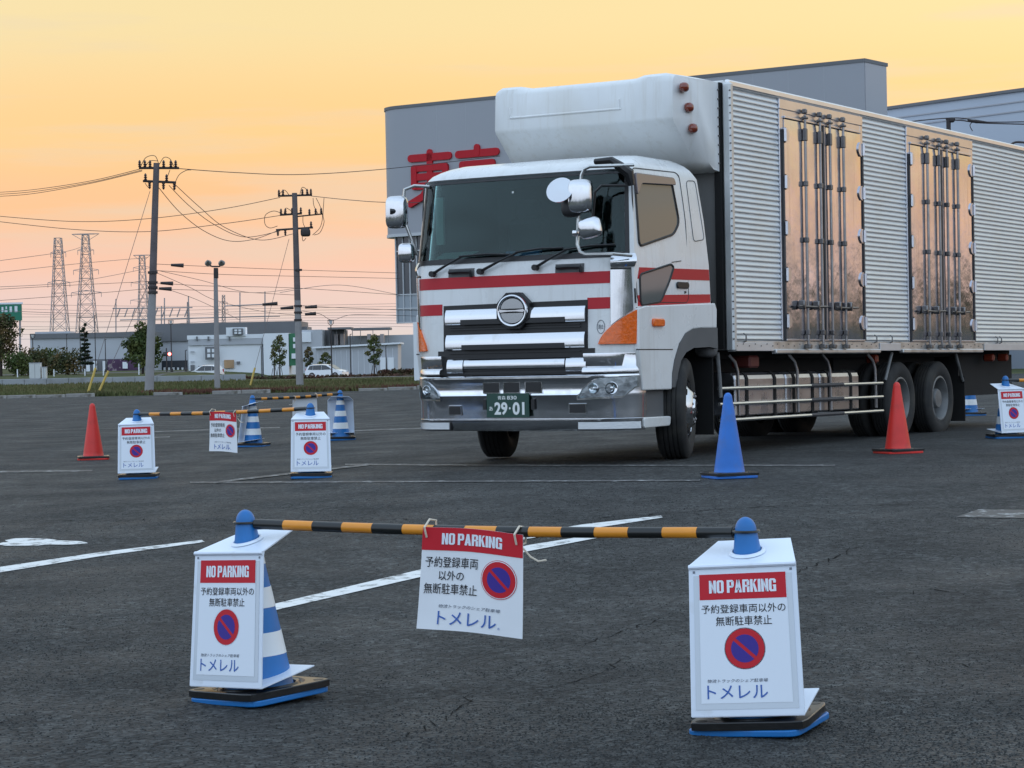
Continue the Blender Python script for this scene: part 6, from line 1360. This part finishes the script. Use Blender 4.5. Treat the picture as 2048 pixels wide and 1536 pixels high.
# traffic light
p = at(334, 755, 228); z = G(p.x, p.y); tl = empty('traffic_light', Matrix.Translation((p.x, p.y, z)), 'dark traffic light showing red behind the low wall', 'traffic light'); hz_ = at(340, 708, 228).z - z
MB().tube([(0, 0, -0.05), (0, 0, hz_ + 0.6)], 0.06, 8).build('shaft', DKM, tl); MB().bev(-0.35, 0.55, -0.12, 0.08, hz_ - 0.2, hz_ + 0.2, 0.05).build('signal_head', DKM, tl)
MB().lathe([(0.17, 0), (0.15, 0.03), (0.001, 0.05)], 14, Matrix.Translation((0.32, -0.12, hz_)) @ Matrix.Rotation(R(90), 4, 'X')).build('red_light', mat('red signal lit', (1.0, 0.12, 0.10), 0.4, emit=9.0), tl)
for x in (-0.15, 0.09): MB().lathe([(0.11, 0), (0.001, 0.02)], 12, Matrix.Translation((x, -0.12, hz_)) @ Matrix.Rotation(R(90), 4, 'X')).build('dark_lens', BDK, tl)
# green road sign
p = at(20, 640, 260); sgn = empty('road_sign', Matrix.Translation((p.x, p.y, G(p.x, p.y))), 'green overhead road sign with white writing at the left edge', 'road sign'); inv = sgn.matrix_world.inverted()
GRN = mat('road sign green', (0.01, 0.17, 0.10), 0.5)
face(sgn, -30, 607, 44, 641, 260, 0.12, GRN, 'panel'); face(sgn, -30, 606, 45, 608, 260, 0.2, BW, 'edge_strip', 0.05)
for x0_, x1_, y0_, y1_ in ((3, 7, 614, 624), (9, 15, 620, 624), (19, 24, 613, 624), (29, 35, 612, 624), (11, 14, 613, 618)): face(sgn, x0_, y0_, x1_, y1_, 260, 0.02, BW, 'sign_lettering', 0.03)
o = MB().tube([at(40, 640, 260.3), at(40, 770, 260.3)], 0.12, 8).build('sign_post', GALV, sgn); o.matrix_parent_inverse = inv

# ================================================================== trees and hedges
BARK = mat('bark', (0.045, 0.035, 0.028), 0.9)
def leafm(name, c1, c2, sc=0.8): return mat(name, c1, 0.7, var=0.45, vscale=sc * 2, dirt=c2, dscale=sc, dmin=0.42, dmax=0.62, spec=0.2)
LG = leafm('green leaves', (0.055, 0.08, 0.024), (0.09, 0.10, 0.028)); LB_ = leafm('autumn leaves', (0.055, 0.066, 0.026), (0.13, 0.085, 0.032)); LP = leafm('needle leaves', (0.018, 0.028, 0.016), (0.03, 0.04, 0.02)); LY = leafm('young leaves', (0.065, 0.09, 0.028), (0.12, 0.11, 0.03)); LR = leafm('reddish hedge', (0.10, 0.045, 0.03), (0.05, 0.05, 0.02))
def crown(rnd, blobs, n, size):
    V = []; F = []
    tot = sum(b[3] * b[4] * b[5] for b in blobs)
    for (x, y, z, rx, ry, rz) in blobs:
        for _ in range(int(n * rx * ry * rz / tot)):
            while True:
                q = Vector((rnd.uniform(-1, 1), rnd.uniform(-1, 1), rnd.uniform(-1, 1)))
                if 0.25 < q.length < 1: break
            c = Vector((x + q.x * rx, y + q.y * ry, z + q.z * rz)); d = Vector((rnd.gauss(0, 1), rnd.gauss(0, 1), rnd.gauss(0, 1))).normalized(); e = d.orthogonal().normalized() * size * rnd.uniform(0.5, 1.2); g = d.cross(e).normalized() * size * rnd.uniform(0.35, 0.8); i = len(V)
            V += [c - e, c + g, c + e, c - g]; F.append((i, i + 1, i + 2, i + 3))
    m = MB(); m.add(V, F); return m
def tree(px, pbot, ptop, pw, Y, m, label, seed, n=1500, size=0.16, kind='round', name='tree'):
    rnd = random.Random(seed); b_ = at(px, pbot, Y); b_.z = G(b_.x, b_.y) - 0.05; H = at(px, ptop, Y).z - b_.z; W = pw * scl(Y) / 2
    root = empty(name, Matrix.Translation(b_), label, 'tree', 'trees beyond the verge'); t = MB(); bl_ = []
    if kind == 'round':
        t.tube([(0, 0, 0), (0.05 * W, 0, H * 0.45), (0.0, 0.0, H * 0.85)], [0.05 * H * 0.5, 0.02 * H, 0.008 * H], 7)
        for i in range(9):
            a = rnd.uniform(0, 6.28); z = H * rnd.uniform(0.42, 0.9); k = math.sin(math.pi * (z / H - 0.2) / 0.85) * 0.75; e = Vector((math.cos(a) * W * k * rnd.uniform(0.4, 1), math.sin(a) * W * k * rnd.uniform(0.4, 1), z)); t.tube([(0, 0, z - H * 0.2), e], [0.012 * H, 0.004 * H], 5)
            s = W * rnd.uniform(0.3, 0.5); bl_.append((e.x, e.y, min(e.z, H - s * 0.8), s, s, s * 0.85))
        bl_.append((0, 0, H * 0.55, W * 0.7, W * 0.7, H * 0.25)); bl_.append((0, 0, H * 0.86, W * 0.35, W * 0.35, H * 0.13))
        for i in range(6): a = i * 1.05 + 0.4; s = W * rnd.uniform(0.28, 0.42); bl_.append((math.cos(a) * W * 0.62, math.sin(a) * W * 0.62, H * rnd.uniform(0.22, 0.42), s, s, s * 0.9))
    elif kind == 'pine':
        t.tube([(0, 0, 0), (0, 0, H)], [0.02 * H, 0.005 * H], 7)
        for i in range(11):
            z = H * (0.25 + 0.72 * i / 10); a = rnd.uniform(0, 6.28); k = (1.05 - 0.75 * i / 10) * rnd.uniform(0.5, 1.0)
            for sg in (a, a + rnd.uniform(1.6, 3.6)): e = Vector((math.cos(sg) * W * k * 0.75, math.sin(sg) * W * k * 0.75, z + rnd.uniform(-.1, .1))); t.tube([(0, 0, z - 0.1), e], [0.006 * H, 0.003 * H], 4); bl_.append((e.x * 0.75, e.y * 0.75, e.z, W * k * 0.45, W * k * 0.45, H * 0.022))
    elif kind == 'young':
        t.tube([(0, 0, 0), (0, 0, H * 0.95)], [0.02 * H, 0.006 * H], 6)
        for i in range(12):
            z = H * (0.32 + 0.6 * i / 11); a = i * 2.4; k = math.sin(math.pi * (0.15 + 0.8 * i / 11)); e = Vector((math.cos(a) * W * k, math.sin(a) * W * k, z + H * 0.05)); t.tube([(0, 0, z - H * 0.08), e], [0.006 * H, 0.003 * H], 4); bl_.append((e.x * 0.6, e.y * 0.6, e.z, W * 0.38, W * 0.38, H * 0.07))
        for sg in (-1, 1): t.tube([(sg * 0.35, 0, 0), (sg * 0.12, 0, H * 0.3)], 0.03, 5)
    else:
        for i in range(4): a = i * 1.6; t.tube([(0, 0, 0), (math.cos(a) * W * 0.4, math.sin(a) * W * 0.4, H * 0.6)], [0.03, 0.012], 5)
        for i in range(8): s = H * rnd.uniform(0.3, 0.45); bl_.append((rnd.uniform(-1, 1) * (W - s * 0.6), rnd.uniform(-0.5, 0.5) * W, H - s - rnd.random() * H * 0.3, s * 1.1, s, s))
        bl_.append((0, 0, H * 0.4, W * 0.8, W * 0.5, H * 0.4))
    t.build('trunk', BARK, root, smooth=True); crown(rnd, bl_, n, size).build('crown', m, root, fix=False); return root
tree(2, 760, 622, 92, 215, LB_, 'tall dark tree with brown tinges at the left edge', 1, 2600, 0.17)
tree(-22, 760, 660, 60, 220, LG, 'lower green tree cut by the left edge', 21, 1200, 0.17)
tree(36, 765, 700, 52, 208, LG, 'low green bush under the leftmost tree', 2, 1200, 0.15, 'bush', 'bush')
tree(70, 765, 686, 66, 214, LB_, 'rounded brownish bush behind the pale cabinets', 3, 1600, 0.15, 'bush', 'bush')
tree(104, 765, 690, 54, 218, LG, 'rounded green bush in the row right of the cabinets', 4, 1300, 0.15, 'bush', 'bush')
tree(137, 765, 692, 62, 212, LB_, 'rounded bush just left of the dark conifer', 5, 1500, 0.15, 'bush', 'bush')
tree(171, 764, 646, 52, 205, LP, 'thin dark conifer with flat layered branches', 6, 2200, 0.12, 'pine', 'conifer')
tree(286, 764, 640, 88, 205, LG, 'full round green tree behind the left utility pole', 7, 3400, 0.17)
tree(560, 758, 672, 36, 225, LY, 'young slim tree before the white shop end wall', 8, 700, 0.13, 'young', 'young_tree')
tree(549, 758, 684, 18, 228, LY, 'very thin sapling left of the young slim tree', 12, 260, 0.12, 'young', 'young_tree')
tree(749, 760, 672, 40, 225, LY, 'young slim tree before the lean-to shed', 9, 800, 0.13, 'young', 'young_tree')
tree(618, 760, 695, 24, 240, LB_, 'small brownish tree left of the white hatchback', 10, 500, 0.14, 'young', 'young_tree')
tree(652, 760, 706, 34, 250, LY, 'small spreading tree behind the white hatchback', 11, 500, 0.14, 'young', 'young_tree')
# low reddish hedge and bank
rnd = random.Random(31); bl_ = []
for i in range(26): x = at(762 + i * 3.8, 750, 205).x; bl_.append((x, 205 + rnd.uniform(-.5, .5), G(x, 205) + 0.35, 0.35, 0.4, rnd.uniform(0.3, 0.45)))
tag(crown(rnd, bl_, 2600, 0.12).build('hedge', LR, fix=False), 'low reddish hedge left of the white column', 'hedge', kind='stuff')
rnd = random.Random(33); bl_ = []
for i in range(40): x = at(480 + i * 9, 752, 190).x; bl_.append((x, 186 + rnd.uniform(-1, 1), G(x, 186) + 0.05, 0.6, 0.5, 0.22))
tag(crown(rnd, bl_, 3200, 0.12).build('ground_cover', LR, fix=False), 'low brown ground cover along the far edge of the grass', 'plants', kind='stuff')
# distant woods outside view: right side read off door reflections, rest added for chrome
rnd = random.Random(41); V = MB(); WOOD = mat('distant woods', (0.035, 0.045, 0.026), 0.95, var=0.4, vscale=0.05, spec=0.05)
def woods(a0, a1, Rr, h0, h1, th):
    n = int((a1 - a0) * 3); pts = []
    for i in range(n + 1):
        a = R(a0 + (a1 - a0) * i / n); h = h0 + (h1 - h0) * (0.5 + 0.28 * math.sin(a * 31) + 0.22 * math.sin(a * 77 + 1)) + rnd.uniform(-1, 1)
        for rr_, hh in ((Rr, -2), (Rr + 1, h * 0.6), (Rr + 4, h * 0.92), (Rr + th / 2, h), (Rr + th, -2)): pts.append((math.sin(a) * rr_, math.cos(a) * rr_, hh))
    V.add(pts, [(i * 5 + j, (i + 1) * 5 + j, (i + 1) * 5 + j + 1, i * 5 + j + 1) for i in range(n) for j in range(4)])
woods(22, 110, 520, 12, 21, 40); woods(110, 345, 520, 10, 18, 40)
tag(V.build('woods', WOOD, smooth=True), 'dark belt of unseen distant woods around the horizon, mirrored in the truck', 'woods', kind='stuff')
